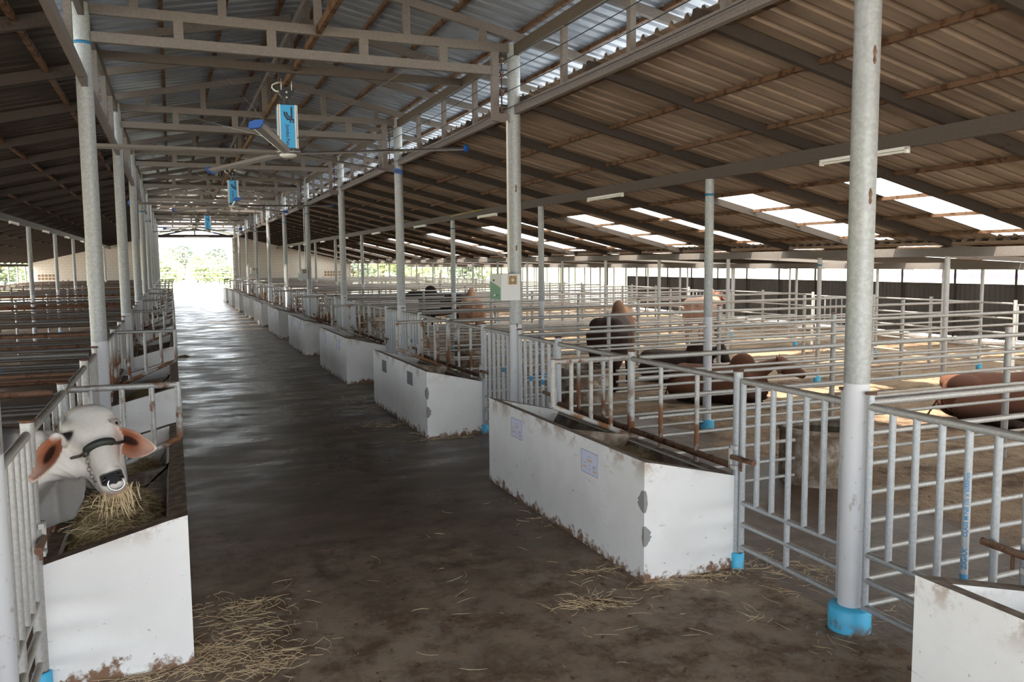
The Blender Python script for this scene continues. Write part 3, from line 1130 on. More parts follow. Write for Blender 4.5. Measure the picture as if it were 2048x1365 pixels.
def barrier(side, k):
    sn = 'right' if side > 0 else 'left'
    d = DC if side > 0 else 2.01
    x_ = X(side, d)
    y0 = TY0 + SP * k
    ym = y0 + TL / 2
    y1 = y0 + TL
    word = f'{ORD[k]} from the camera' if k >= 0 else 'nearest, at the right picture edge'
    t_ = thing('feed_barrier', (x_, y0, 0.6), f'pipe head barrier along the back of the {sn} troughs, {word}', 'barrier', f'feed barriers on the {sn}')
    m0 = 'galvanised_trough'
    mf = 'galvanised_front' if side > 0 else 'galvanised'
    for y_, nm_ in ((y0 + .01, 'post'), (ym, 'post'), (y1 - .01, 'post')):
        po = pipe(nm_, (x_, y_, 0.60 if y_ == ym else 0.0), (x_, y_, 1.29), 0.03, m0 if y_ == ym else mf, t_, 14)
        sub(pipe('post_cap', (x_, y_, 1.29), (x_, y_, 1.303), 0.034, 'rusty_pipe', t_, 14), po)
    for y_ in (y0 - .012, y1 + .012):
        b = MB()
        b.lathe([(0.042, -0.01), (0.042, 0.10), (0.03, 0.105)], (x_, y_, 0), 16)
        b.build('base_collar', 'blue_pvc', t_, True)
    pipe('top_rail', (x_, y0 + .02, 1.235), (x_, y1 - .02, 1.235), 0.022, 'galvanised', t_, 12)
    pipe('bottom_rail', (x_, y0 + .03, 0.665), (x_, y1 - .03, 0.665), 0.024, 'rusty_pipe', t_, 12)
    for f_ in (0.34, 0.68):
        for (a_, b_) in ((y0, ym), (ym, y1)):
            yy = a_ + (b_ - a_) * f_
            if side < 0 and k == 0 and a_ == y0:
                yy += 0.16 if f_ < .5 else .04
            pipe('bar', (x_, yy, 0.59), (x_, yy, 1.22), 0.017, m0, t_, 12)
    # divider frame over the trough
    word = f'{ORD[k]} from the camera' if k >= 0 else 'nearest, outside the picture'
    t_ = thing('trough_divider', (x_, ym, 0.6), f'barred pipe frame across the {sn} trough row, {word}', 'divider', f'trough dividers on the {sn}')
    df = 1.286 if side > 0 else 1.36
    m1 = 'divider_paint' if side > 0 else 'galvanised_trough'
    x0 = X(side, df)
    xb = X(side, d - 0.03)
    zb = lambda dd: 0.90 - (dd - df) * 0.42
    pipe('top_rail', (x0, ym, 1.245), (xb, ym, 1.25), 0.02, m1, t_, 12)
    pipe('upright', (x0, ym, zb(df)), (x0, ym, 1.262), 0.02, m1, t_, 12)
    pipe('bottom_rail', (x0, ym, zb(df)), (xb, ym, zb(d - .03)), 0.02, m1, t_, 12)
    for dd in (0.155, 0.325, 0.50):
        pipe('bar', (X(side, df + dd), ym, zb(df + dd)), (X(side, df + dd), ym, 1.24), 0.017, m1, t_, 12)


GATES = {}


def gate(side, k, far):
    """gate between trough end and column k; far: on the far side of the column"""
    sn = 'right' if side > 0 else 'left'
    x_ = X(side, DC if side > 0 else 2.01)
    yc = Y0 + SP * k
    if far:
        a, b_ = yc + 0.085, yc + 0.98 - 0.045
    else:
        a, b_ = yc - 0.10, yc - 1.015 + 0.045
    t_ = thing('pen_gate', (x_, a, 0.1), f'barred pipe gate on the {"far" if far else "near"} side of the {ORD[k]} {sn} aisle column', 'gate', f'pen gates on the {sn} of the aisle')
    m0 = 'galvanised_front' if side > 0 else 'galvanised'
    po = pipe('hinge_pipe', (x_, a, 0.14), (x_, a, 1.30), 0.019, m0, t_, 12)
    sub(pipe('hinge_cap', (x_, a, 1.30), (x_, a, 1.312), 0.03, 'rusty_pipe', t_, 12), po)
    pipe('latch_stile', (x_, b_, 0.12), (x_, b_, 1.235), 0.019, m0, t_, 12)
    pipe('rail', (x_, a, 1.235), (x_, b_, 1.235), 0.0215, 'galvanised', t_, 12)
    for z_ in (0.445, 0.305, 0.155):
        pipe('rail', (x_, a, z_), (x_, b_, z_), 0.018, m0, t_, 12)
    for i in range(1, 6):
        yy = a + (b_ - a) * i / 6.0
        gb = pipe('bar', (x_, yy, 0.445), (x_, yy, 1.225), 0.0178, m0, t_, 12)
        GATES[(side, k, far, i)] = (x_, yy, t_, gb)
    yy = (a + b_) / 2
    pipe('bar', (x_, yy, 0.155), (x_, yy, 0.44), 0.0178, m0, t_, 12)
    # latch: white bracket on the trough post and a rusty sliding bolt
    sg = 1 if far else -1
    yp = b_ + sg * 0.045
    xi = x_ - side * 0.035
    b2 = MB()
    b2.box((xi - .012, yp - .03, .66), (xi + .012, yp + .03, .685))
    b2.box((xi - .012, yp - .03, .79), (xi + .012, yp + .03, .815))
    b2.box((xi - .012, yp + sg * .03 - .008, .66), (xi + .012, yp + sg * .03 + .008, .815))
    lb = b2.build('latch_bracket', 'bracket_white', t_)
    lp = pipe('latch_bolt', (xi, yp + sg * .02, .735), (xi - side * 0.01, b_ - sg * .17, .745), 0.0175, 'rusty_pipe', t_, 10)
    sub(lp, lb)
    sub(pipe('latch_pin', (xi, b_ - sg * .03, .74), (xi, b_ - sg * .03, .66), 0.008, 'rusty_pipe', t_, 8), lb)


for k in range(-1, 10):
    for side in (1, -1):
        if k >= 0 or side > 0:
            if k <= 9 and TY0 + SP * k + TL < YEND:
                trough(side, k)
                barrier(side, k)
for k in range(0, 10):
    for side in (1, -1):
        gate(side, k, True)
        gate(side, k, False)

# stencilled pipe text and blue bands on two gate bars near the camera
x_, yy, t_, gb = GATES[(1, 0, False, 4)]
vx = Vector((x_, yy, 0)).normalized()
for (txt, z_, sz, mat) in (('ZIGAX', 0.62, 0.033, 'stencil_blue'), ('CLASS M NB 1\u00bd x 6000mm', 0.875, 0.026, 'stencil_blue')):
    fwd = Vector((-vx.x, -vx.y, 0))
    up = Vector((0, 0, 1))
    # text runs upwards; letter tops point left
    xa = up
    ya = up.cross(fwd) * -1
    M = Matrix((xa, ya, fwd)).transposed().to_4x4()
    if M.determinant() < 0:
        M = Matrix((xa, -ya, fwd)).transposed().to_4x4()
    M.translation = Vector((x_, yy, z_)) + fwd * 0.0175
    sub(text_mesh('stencil_text', txt, sz, mat, M, t_, 0.0012, 0.0004), gb)
sub(pipe('tape_band', (x_, yy, 0.505), (x_, yy, 0.545), 0.0185, 'stencil_blue', t_, 12), gb)
for kk in ((1, 1, True, 2), (1, 1, False, 2), (1, 1, False, 4), (-1, 1, False, 2), (1, 2, False, 3)):
    x_, yy, t_, gb = GATES[kk]
    sub(pipe('tape_band', (x_, yy, 0.80), (x_, yy, 0.85), 0.0185, 'stencil_blue', t_, 12), gb)

# ------------------------------------------------------------------ notice sheets on the troughs
SHEETN = ['near', 'far']


def notice(y0, y1, z0, z1, k, which, printed):
    x_ = X(1, 1.27) - 0.0015
    col = 'violet-edged white' if printed else ('grey' if k == 1 else 'pale')
    lab = f'{col} notice on the {which} half of the {ORD[k]} right trough past the nearest column'
    t_ = thing('notice_sheet', (x_, y0, z0), lab, 'notice', 'notice sheets on the right troughs')
    ps = box('sheet', (x_ - 0.002, y0, z0), (x_, y1, z1), 'paper' if k != 1 else 'paper_grey', t_)
    if k == 1:
        return
    e = 0.003
    for lo, hi in (((y0, z0), (y1, z0 + e)), ((y0, z1 - e), (y1, z1)), ((y0, z0), (y0 + e, z1)), ((y1 - e, z0), (y1, z1))):
        sub(box('border', (x_ - 0.0032, lo[0], lo[1]), (x_ - 0.002, hi[0], hi[1]), 'paper_edge', t_), ps)
    if not printed:
        return
    w_, h_ = y1 - y0, z1 - z0
    for (a, c, ww, hh, mm) in ((.5, .76, .26, .05, 'print_grey'), (.5, .60, .30, .10, 'print_orange'), (.78, .45, .2, .06, 'print_grey'), (.78, .28, .2, .09, 'print_orange'),
                               (.22, .38, .16, .10, 'print_grey'), (.2, .2, .2, .09, 'print_orange'), (.5, .3, .02, .3, 'print_grey'), (.93, .55, .04, .05, 'print_red'), (.1, .5, .04, .05, 'print_red')):
        ya, za = y0 + w_ * a, z0 + h_ * c
        rows = 2 if hh > .06 else 1
        for q in range(rows):
            zq = za + (q - (rows - 1) / 2) * h_ * hh * .6
            sub(box('print_line', (x_ - 0.0028, ya - w_ * ww / 2, zq - h_ * hh * .2), (x_ - 0.0019, ya + w_ * ww / 2, zq + h_ * hh * .2), mm, t_), ps)


for k in range(0, 8):
    o_ = SP * k
    notice(4.90 + o_, 5.15 + o_, 0.525, 0.685, k, 'near', k in (0,))
    notice(6.22 + o_, 6.46 + o_, 0.525, 0.685, k, 'far', k in (0,))

# ------------------------------------------------------------------ water tanks
for k in range(0, 6):
    cx, cy = TANKC[0] - 0.0, TANKC[1] + SP * k
    t_ = thing('water_tank', (cx, cy, 0), f'round concrete water tank straddling a pen fence on the right, {ORD[k]} from the camera', 'water tank', 'water tanks of the right pens')
    b = MB()
    b.lathe([(.375, -.05), (.37, .24), (.378, .25), (.37, .26), (.37, .46), (.385, .465), (.385, .50), (.335, .50), (.335, .30)], (cx, cy, 0), 36)
    b.build('tank_wall', 'tank_concrete', t_, True)
    b = MB()
    b.lathe([(.0, .43), (.336, .43), (.336, .40)], (cx, cy, 0), 30)
    b.build('water_surface', 'water', t_)
for k in range(0, 3):
    cx, cy = -3.9, 8.9 + SP * k
    t_ = thing('water_tank', (cx, cy, 0), f'pale concrete water tank in the left pens, {ORD[k]} from the camera', 'water tank', 'water tanks of the left pens')
    b = MB()
    b.lathe([(.36, -.05), (.36, .50), (.32, .50), (.32, .30)], (cx, cy, 0), 30)
    b.build('tank_wall', 'tank_concrete', t_, True)
    b = MB()
    b.lathe([(.0, .43), (.321, .43), (.321, .40)], (cx, cy, 0), 30)
    b.build('water_surface', 'water', t_)

# ------------------------------------------------------------------ big ceiling fans
def fan(cy, idx, phase):
    cx = XM
    lab = ['large blue boxed ceiling fan nearest the camera', 'large blue boxed ceiling fan, middle one over the aisle', 'small-looking blue boxed ceiling fan farthest down the aisle'][idx]
    t_ = thing('ceiling_fan', (cx, cy, 3.3), lab, 'fan', 'big fans over the aisle')
    hw = 0.115
    z0, z1 = 3.385, 3.885
    rot = math.radians(-4)
    cr, sr = math.cos(rot), math.sin(rot)

    def Q(x_, y_, z_):
        return (cx + x_ * cr - y_ * sr, cy + x_ * sr + y_ * cr, z_)
    # four blue panels with cream corner trims, dark core
    b = MB()
    for s1, s2 in ((0, -1), (0, 1), (1, 0), (-1, 0)):
        if s1 == 0:
            q = [Q(-.082, s2 * hw, z0), Q(.082, s2 * hw, z0), Q(.082, s2 * hw, z1), Q(-.082, s2 * hw, z1)]
            q2 = [Q(-.082, s2 * (hw - .012), z0), Q(.082, s2 * (hw - .012), z0), Q(.082, s2 * (hw - .012), z1), Q(-.082, s2 * (hw - .012), z1)]
        else:
            q = [Q(s1 * hw, -.082, z0), Q(s1 * hw, .082, z0), Q(s1 * hw, .082, z1), Q(s1 * hw, -.082, z1)]
            q2 = [Q(s1 * (hw - .012), -.082, z0), Q(s1 * (hw - .012), .082, z0), Q(s1 * (hw - .012), .082, z1), Q(s1 * (hw - .012), -.082, z1)]
        b.add(q + q2, [(0, 1, 2, 3), (7, 6, 5, 4), (0, 4, 5, 1), (1, 5, 6, 2), (2, 6, 7, 3), (3, 7, 4, 0)])
    hpn = b.build('housing_panel', 'fan_blue', t_)
    b = MB()
    for s2 in (-1, 1):
        for s1 in (-1, 1):
            for ax in (0, 1):
                lo, hi = (.082, .098)
                pts = []
                for (u_, v_) in ((lo, hw - .012), (hi, hw - .012), (hi, hw + .002), (lo, hw + .002)):
                    pts.append((s1 * u_, s2 * v_) if ax == 0 else (s2 * v_, s1 * u_))
                vs = [Q(a_, c_, z0 - .004) for a_, c_ in pts] + [Q(a_, c_, z1 + .004) for a_, c_ in pts]
                b.add(vs, [(0, 1, 2, 3), (7, 6, 5, 4), (0, 4, 5, 1), (1, 5, 6, 2), (2, 6, 7, 3), (3, 7, 4, 0)])
    b.build('corner_trim', 'fan_white', t_)
    b = MB()
    vs = [Q(a_ * .085, c_ * .085, z_) for z_ in (z0 - .03, z1 + .015) for a_, c_ in ((-1, -1), (1, -1), (1, 1), (-1, 1))]
    b.add(vs, [(0, 1, 2, 3), (7, 6, 5, 4), (0, 4, 5, 1), (1, 5, 6, 2), (2, 6, 7, 3), (3, 7, 4, 0)])
    b.tube([Q(0, 0, z1), Q(0, 0, 3.98)], .038, 14)
    # half-round hanger plate and clamp
    pl = [(.09 * math.cos(a_), .045 + .075 * 0 - .09 * math.sin(a_)) for a_ in [math.pi * i / 12 for i in range(13)]]
    pp = [(.09, .085)] + pl + [(-.09, .085)]
    vs = [Q(a_, -.05, 4.02 + c_) for a_, c_ in pp] + [Q(a_, .05, 4.02 + c_) for a_, c_ in pp]
    n = len(pp)
    b.add(vs, [tuple(range(n)), tuple(range(2 * n - 1, n - 1, -1))] + [(i, n + i, n + (i + 1) % n, (i + 1) % n) for i in range(n)])
    b.build('hanger', 'black_metal', t_)
    b = MB()
    for z_ in (4.045, 3.985):
        b.tube([Q(0, -.056, z_), Q(0, -.048, z_)], .012, 10)
    for s_ in (-.06, .06):
        b.tube([Q(s_, -.056, 4.07), Q(s_, -.056, 4.20)], .006, 6)
    b.build('hanger_bolt', 'fan_white', t_, True)
    b = MB()
    b.tube([Q(-.07, -.03, 4.05), Q(-.13, -.04, 4.055), Q(-.165, -.04, 4.09), (cx - .16, cy, 4.13), (cx - .10, cy, 4.16), (cx - .03, cy, 4.165)], .010, 8)
    b.build('conduit', 'fan_white', t_, True)
    # hub
    b = MB()
    b.lathe([(0, -.045), (.07, -.04), (.10, -.02), (.10, 0), (0, 0)], (cx, cy, 3.325), 28)
    b.build('hub_cover', 'fan_white', t_, True)
    b = MB()
    b.lathe([(0, 0), (.16, 0), (.16, .014), (0, .014)], (cx, cy, 3.335), 28)
    for i in range(10):
        a_ = 2 * math.pi * i / 10
        b.tube([(cx + .14 * math.cos(a_), cy + .14 * math.sin(a_), 3.33), (cx + .14 * math.cos(a_), cy + .14 * math.sin(a_), 3.375)], .008, 6)
    b.build('hub_plate', 'aluminium', t_, True)
    for i in range(5):
        a_ = math.radians(phase + 72 * i)
        e1 = Vector((math.cos(a_), math.sin(a_), 0))
        e2 = Vector((-math.sin(a_), math.cos(a_), 0))
        b = MB()
        prof = [(-.055, -.012), (-.03, -.022), (.03, -.008), (.062, .014), (.03, .004), (-.03, -.008)]
        rings = []
        for rr, sc in ((.13, .8), (.5, 1), (1.2, 1), (2.18, 1)):
            zz = 3.342 - 0.010 * rr
            rings += [Vector((cx, cy, zz)) + e1 * rr + e2 * (q[0] * sc) + Vector((0, 0, q[1] * 1.3)) for q in prof]
        m_ = len(prof)
        fs = [(r_ * m_ + i_, r_ * m_ + (i_ + 1) % m_, (r_ + 1) * m_ + (i_ + 1) % m_, (r_ + 1) * m_ + i_) for r_ in range(3) for i_ in range(m_)]
        fs += [tuple(range(m_)), tuple(range(4 * m_ - 1, 3 * m_ - 1, -1))]
        b.add(rings, fs)
        bl = b.build('blade', 'aluminium', t_, False)
        b = MB()
        c_ = Vector((cx, cy, 3.322)) + e1 * 2.19
        poly = [(-.075, -.03), (-.05, -.05), (.04, -.035), (.08, .01), (.07, .045), (.0, .04), (-.06, .02)]
        vs = [c_ + e2 * q[0] + Vector((0, 0, q[1])) for q in poly] + [c_ + e1 * .03 + e2 * q[0] * .9 + Vector((0, 0, q[1] * .9)) for q in poly]
        m_ = len(poly)
        b.add(vs, [tuple(range(m_)), tuple(range(2 * m_ - 1, m_ - 1, -1))] + [(i_, m_ + i_, m_ + (i_ + 1) % m_, (i_ + 1) % m_) for i_ in range(m_)])
        sub(b.build('blade_tip', 'fan_tip', t_), bl)
    # stay wires
    b = MB()
    for sx, sy in ((-1, -1), (1, -1), (1, 1), (-1, 1)):
        b.tube([Q(sx * .10, sy * .10, 3.50), (cx + sx * 1.2, cy + sy * SP * .5 * .985, 4.12)], .0028, 5)
        b.tube([Q(sx * .10, sy * .10, 3.50), (cx + sx * .30, cy + sy * .42, 3.60)], .006, 5)
    b.build('stay_wire', 'chain', t_)
    # lettering on the panel towards the camera
    M = Matrix.Rotation(rot, 4, 'Z') @ Matrix.Rotation(math.radians(90), 4, 'X')

    def face(px, pz, turn):
        mm_ = Matrix.Translation(Q(px, -(hw + .0015), pz)) @ M @ Matrix.Rotation(math.radians(turn), 4, 'Z')
        return mm_
    sub(text_mesh('lettering', 'Jumbo Fan', 0.056, 'ink', face(-.005, 3.535, -90), t_, 0.0008, 0.0008), hpn)
    sub(text_mesh('emblem', 'F', 0.115, 'ink', face(.024, 3.705, -90), t_, 0.0008, 0.0035), hpn)
    # the two nested hooks of the emblem
    for (r0, r1, cz_) in ((.060, .082, 3.790), (.036, .054, 3.790)):
        b = MB()
        vs, fs = [], []
        path = []
        for i in range(15):
            a_ = math.pi * (0.93 + 0.57 * i / 14)
            path.append((.036 + r1 * math.cos(a_), cz_ + r1 * math.sin(a_), .036 + r0 * math.cos(a_), cz_ + r0 * math.sin(a_)))
        for q in path:
            for yy_ in (-(hw + .0005), -(hw + .0025)):
                vs += [Q(q[0], yy_, q[1]), Q(q[2], yy_, q[3])]
        n_ = len(path)
        for i in range(n_ - 1):
            o_ = 4 * i
            fs += [(o_ + 2, o_ + 3, o_ + 7, o_ + 6), (o_, o_ + 4, o_ + 5, o_ + 1), (o_, o_ + 2, o_ + 6, o_ + 4), (o_ + 1, o_ + 5, o_ + 7, o_ + 3)]
        b.add(vs, fs)
        sub(b.build('emblem', 'ink', t_), hpn)
    for (px0, px1, pz0, pz1) in ((.036, .056, 3.708, 3.865), (.030, .050, 3.845, 3.868)):
        b = MB()
        vs = [Q(px0, -(hw + .0005), pz0), Q(px1, -(hw + .0005), pz0), Q(px1, -(hw + .0005), pz1), Q(px0, -(hw + .0005), pz1),
              Q(px0, -(hw + .0025), pz0), Q(px1, -(hw + .0025), pz0), Q(px1, -(hw + .0025), pz1), Q(px0, -(hw + .0025), pz1)]
        b.add(vs, [(0, 1, 2, 3), (7, 6, 5, 4), (0, 4, 5, 1), (1, 5, 6, 2), (2, 6, 7, 3), (3, 7, 4, 0)])
        if px0 > .035:
            sub(b.build('emblem', 'ink', t_), hpn)


fan(Y0 + 1.5 * SP, 0, -33)
fan(Y0 + 3.5 * SP, 1, -20)
fan(Y0 + 6.5 * SP, 2, 10)

# ------------------------------------------------------------------ control boxes
for n_, k in enumerate((1, 4, 7)):
    yc = Y0 + SP * k
    t_ = thing('control_box', (3.15, yc - .06, 1.6), ['grey and green electric control box on the second right aisle column', 'control box on the fifth right aisle column', 'tiny control box on the eighth right aisle column'][n_], 'control box', 'control boxes on the aisle columns')
    x0, x1, y0, y1, z0, z1 = 3.055, 3.262, yc - 0.30, yc + 0.02, 1.62, 1.885
    box('cabinet', (x0, y0, z0), (x1, y1, z1), 'box_grey', t_)
    b = MB()
    b.prism([(y0 + .03, z0 + .005), (y1 - .005, z0 + .005), (y1 - .005, z0 + .19), (y0 + .15, z0 + .155), (y0 + .03, z0 + .13)], 0, x0 - .003, x0)
    b.build('green_panel', 'box_green', t_)
    b = MB()
    b.tube([(x0 - .004, y0 + .14, z0 + .05), (x0 - .025, y0 + .14, z0 + .05)], .012, 10)
    b.build('switch_knob', 'fan_white', t_, True)
    box('button', (x0 - .006, y0 + .19, z0 + .19), (x0, y0 + .22, z0 + .21), 'black_metal', t_)
    cxx = x1 - .085
    b = MB()
    b.prism([(cxx - .042, z1 - .095), (cxx - .03, z1 - .105), (cxx + .03, z1 - .105), (cxx + .042, z1 - .095), (cxx + .042, z1 - .028), (cxx + .03, z1 - .016), (cxx - .03, z1 - .016), (cxx - .042, z1 - .028)], 1, y0 - .004, y0)
    fr = b.build('fan_recess', 'grille_dark', t_)
    b = MB()
    cz = z1 - .061
    for i in range(4):
        a_ = math.pi * i / 4
        dx, dz = .048 * math.cos(a_), .045 * math.sin(a_)
        b.tube([(cxx - dx, y0 - .006, cz - dz), (cxx + dx, y0 - .006, cz + dz)], .0025, 5)
    b.tube([(cxx, y0 - .010, cz), (cxx, y0 - .003, cz)], .013, 12)
    for sx in (-1, 1):
        b.box((cxx + sx * .046 - .004, y0 - .008, cz - .048), (cxx + sx * .046 + .004, y0, cz + .048))
        b.box((cxx - .048, y0 - .008, cz + sx * .046 - .004), (cxx + .048, y0, cz + sx * .046 + .004))
    sub(b.build('fan_grille', 'fan_grille', t_), fr)
    o = pipe('conduit_pipe', (3.235, yc - .055, z1), (3.235, yc - .055, 3.44), 0.011, 'conduit', None, 10)
    tag(o, f'thin cream conduit pipe rising beside the {ORD[k]} right aisle column', 'conduit', 'conduit pipes')

# ------------------------------------------------------------------ strip lights on the middle beams
for side in (1, -1):
    for k in range(0, 9):
        yy = Y0 + SP * k + 1.87
        xx = X(side, dR(5.69))
        t_ = thing('strip_light', (xx, yy, 2.9), f'white fluorescent strip light hung on the {"right" if side > 0 else "left"} middle beam, {ORD[k]} from the camera', 'light', f'strip lights on the {"right" if side > 0 else "left"} beam')
        fi = box('fitting', (xx - .02, yy, 2.905), (xx + .02, yy + 1.0, 2.93), 'tube_white', t_)
        sub(pipe('tube', (xx, yy + .03, 2.892), (xx, yy + .97, 2.892), 0.011, 'tube_white', t_, 8), fi)
        for q in (0.0, 0.98):
            sub(box('end_socket', (xx - .02, yy + q, 2.875), (xx + .02, yy + q + .02, 2.93), 'tube_white', t_), fi)
o = pipe('yellow_cable', (5.71, Y0 + 2 * SP + 2.7, 3.05), (5.71, Y0 + 2 * SP + 4.68, 3.02), 0.008, 'yellow_cord', None, 6)
tag(o, 'thin yellow cable stretched along the right middle beam', 'cable')
b = MB()
b.lathe([(0, 0), (.035, 0), (.035, .05), (.018, .065), (.018, .10), (.01, .12), (0, .12)], (-2.65, 8.1, 0.862 + .165), 16)


# ------------------------------------------------------------------ straw and hay
def strands(name, spots, mat, label, cat, lmin=.03, lmax=.12, r=.0011, seed=3):
    """spots: (x, y, z, sx, sy, sz, count)"""
    rr = random.Random(seed)
    b = MB()
    for (x_, y_, z_, sx, sy, sz, cnt) in spots:
        for _ in range(int(cnt * .75)):
            q = Vector((rr.gauss(x_, sx * 1.15), rr.gauss(y_, sy * 1.25), z_ + abs(rr.gauss(0, sz))))
            a_ = rr.uniform(0, 2 * math.pi)
            L = rr.uniform(lmin, lmax)
            bend = rr.uniform(-1.4, 1.4)
            tilt = rr.uniform(-.5, .5) if sz > .01 else rr.uniform(-.04, .04)
            pts = [q]
            for s_ in range(3):
                a_ += bend / 3
                q = q + Vector((math.cos(a_), math.sin(a_), tilt)) * (L / 3)
                if sz <= .01:
                    q.z = max(q.z, .003)
                pts.append(q.copy())
            b.tube(pts, [r * .6, r, r, r * .5], 3, 0, False)
    o = b.build(name, mat)
    tag(o, label, cat, None, 'stuff')
    return o


def gp(u, v):
    d = CAM_F + CAM_R * ((u - 1024) / 1653.5) - CAM_U * ((v - 682.5) / 1653.5)
    t_ = -2.0 / d.z
    return (d.x * t_, d.y * t_)


sp = []
for (u, v, s1, s2, c) in ((1175, 1205, .09, .04, 110), (1235, 1215, .08, .03, 40), (1180, 1275, .02, .02, 6), (1525, 1245, .03, .03, 10), (1360, 1160, .16, .02, 90), (1440, 1155, .10, .02, 50),
                          (1560, 1135, .12, .10, 110), (1640, 1150, .12, .05, 60), (1240, 1135, .10, .03, 50), (1080, 1040, .10, .05, 24), (1060, 1005, .10, .06, 20), (1180, 1150, .05, .05, 14),
                          (470, 1240, .16, .12, 150), (440, 1300, .16, .08, 240), (500, 1330, .14, .05, 170), (330, 1350, .18, .04, 120), (490, 1215, .08, .03, 50), (560, 1345, .06, .03, 24),
                          (430, 1220, .1, .06, 40), (350, 1320, .1, .03, 60), (700, 800, .18, .12, 60), (790, 850, .22, .10, 130), (740, 815, .2, .1, 70), (690, 770, .2, .16, 60), (840, 870, .10, .04, 50), (680, 745, .2, .2, 40),
                          (880, 878, .14, .03, 70), (930, 876, .10, .03, 40), (720, 768, .1, .04, 40), (590, 1165, .02, .02, 4), (1410, 1235, .5, .15, 14), (1000, 1100, .6, .3, 26), (900, 1200, .7, .3, 16), (1300, 1300, .4, .1, 8),
                          (1730, 1240, .1, .05, 16), (1650, 1290, .1, .05, 14), (640, 705, .3, .5, 40), (1590, 1190, .15, .05, 16), (1900, 1200, .3, .1, 30)):
    x_, y_ = gp(u, v)
    sp.append((x_, y_, .004, s1, s2, .006, c))
strands('loose_straw', sp, 'straw', 'loose straw scattered over the concrete aisle floor', 'straw', .025, .15, .0013)

# hay heap in the bull's trough and remains in the others
hp = MB()


def heap(side, k, h, y0, y1, mat, label, seed):
    df = 1.27 if side > 0 else 1.344
    b = MB()
    nx, ny = 10, 40
    vs = []
    rr = random.Random(seed)
    for j in range(ny + 1):
        for i in range(nx + 1):
            a_ = i / nx
            c_ = j / ny
            d = df + 0.095 + a_ * 0.52
            yy = y0 + (y1 - y0) * c_
            base = 0.44
            zz = base + h * math.sin(math.pi * min(1, max(0, a_))) ** .6 * math.sin(math.pi * min(1, max(0, c_))) ** .5 * (0.8 + .5 * mnoise.noise(Vector((d * 5, yy * 4, seed))))
            if i in (0, nx):
                zz = base + .05
            vs.append((X(side, d), yy, zz))
    fs = [(j * (nx + 1) + i, j * (nx + 1) + i + 1, (j + 1) * (nx + 1) + i + 1, (j + 1) * (nx + 1) + i) for j in range(ny) for i in range(nx)]
    b.add(vs, fs)
    n0 = len(b.f)
    for _ in range(int(3200 * (y1 - y0) / 1.3)):
        a_, c_ = rr.random(), rr.random()
        d = df + 0.10 + a_ * 0.50
        yy = y0 + (y1 - y0) * c_
        zz = 0.44 + h * math.sin(math.pi * a_) ** .6 * math.sin(math.pi * c_) ** .5 * (0.8 + .5 * mnoise.noise(Vector((d * 5, yy * 4, seed)))) + rr.uniform(-.01, .03)
        q = Vector((X(side, d), yy, zz))
        an = rr.uniform(0, 6.28)
        bend = rr.uniform(-2, 2)
        pts = [q]
        ti = rr.uniform(-.35, .45)
        L = rr.uniform(.04, .13)
        for s_ in range(3):
            an += bend / 3
            q = q + Vector((math.cos(an), math.sin(an), ti)) * (L / 3)
            ti -= .2
            lo_, hi_ = sorted((X(side, df + .095), X(side, df + .64)))
            q.x = min(hi_, max(lo_, q.x))
            pts.append(q.copy())
        b.tube(pts, [.0008, .0015, .0013, .0006], 3, 1 if rr.random() < .8 else 0, False)
    o = b.build('hay', [mat, 'straw' if mat == 'old_hay' and k == 0 and side < 0 else 'old_hay'])
    tag(o, label, 'hay', None, 'stuff')


heap(-1, 0, 0.33, TY0 + .12, TY0 + 1.33, 'old_hay', 'heap of dried hay in the trough in front of the white bull', 1)
heap(-1, 0, 0.16, TY0 + 1.40, TY0 + 2.55, 'old_hay', 'hay in the far half of the nearest left trough', 4)
heap(1, 0, 0.20, TY0 + .12, TY0 + 1.31, 'old_hay', 'thin hay left in the near half of the front right trough', 2)
heap(-1, 1, 0.14, TY0 + SP + .12, TY0 + SP + 2.5, 'old_hay', 'hay lying in the second left trough', 3)

# hay hanging from the bull's mouth is built with the bull below

# ------------------------------------------------------------------ cattle
def V(*a):
    return Vector(a)


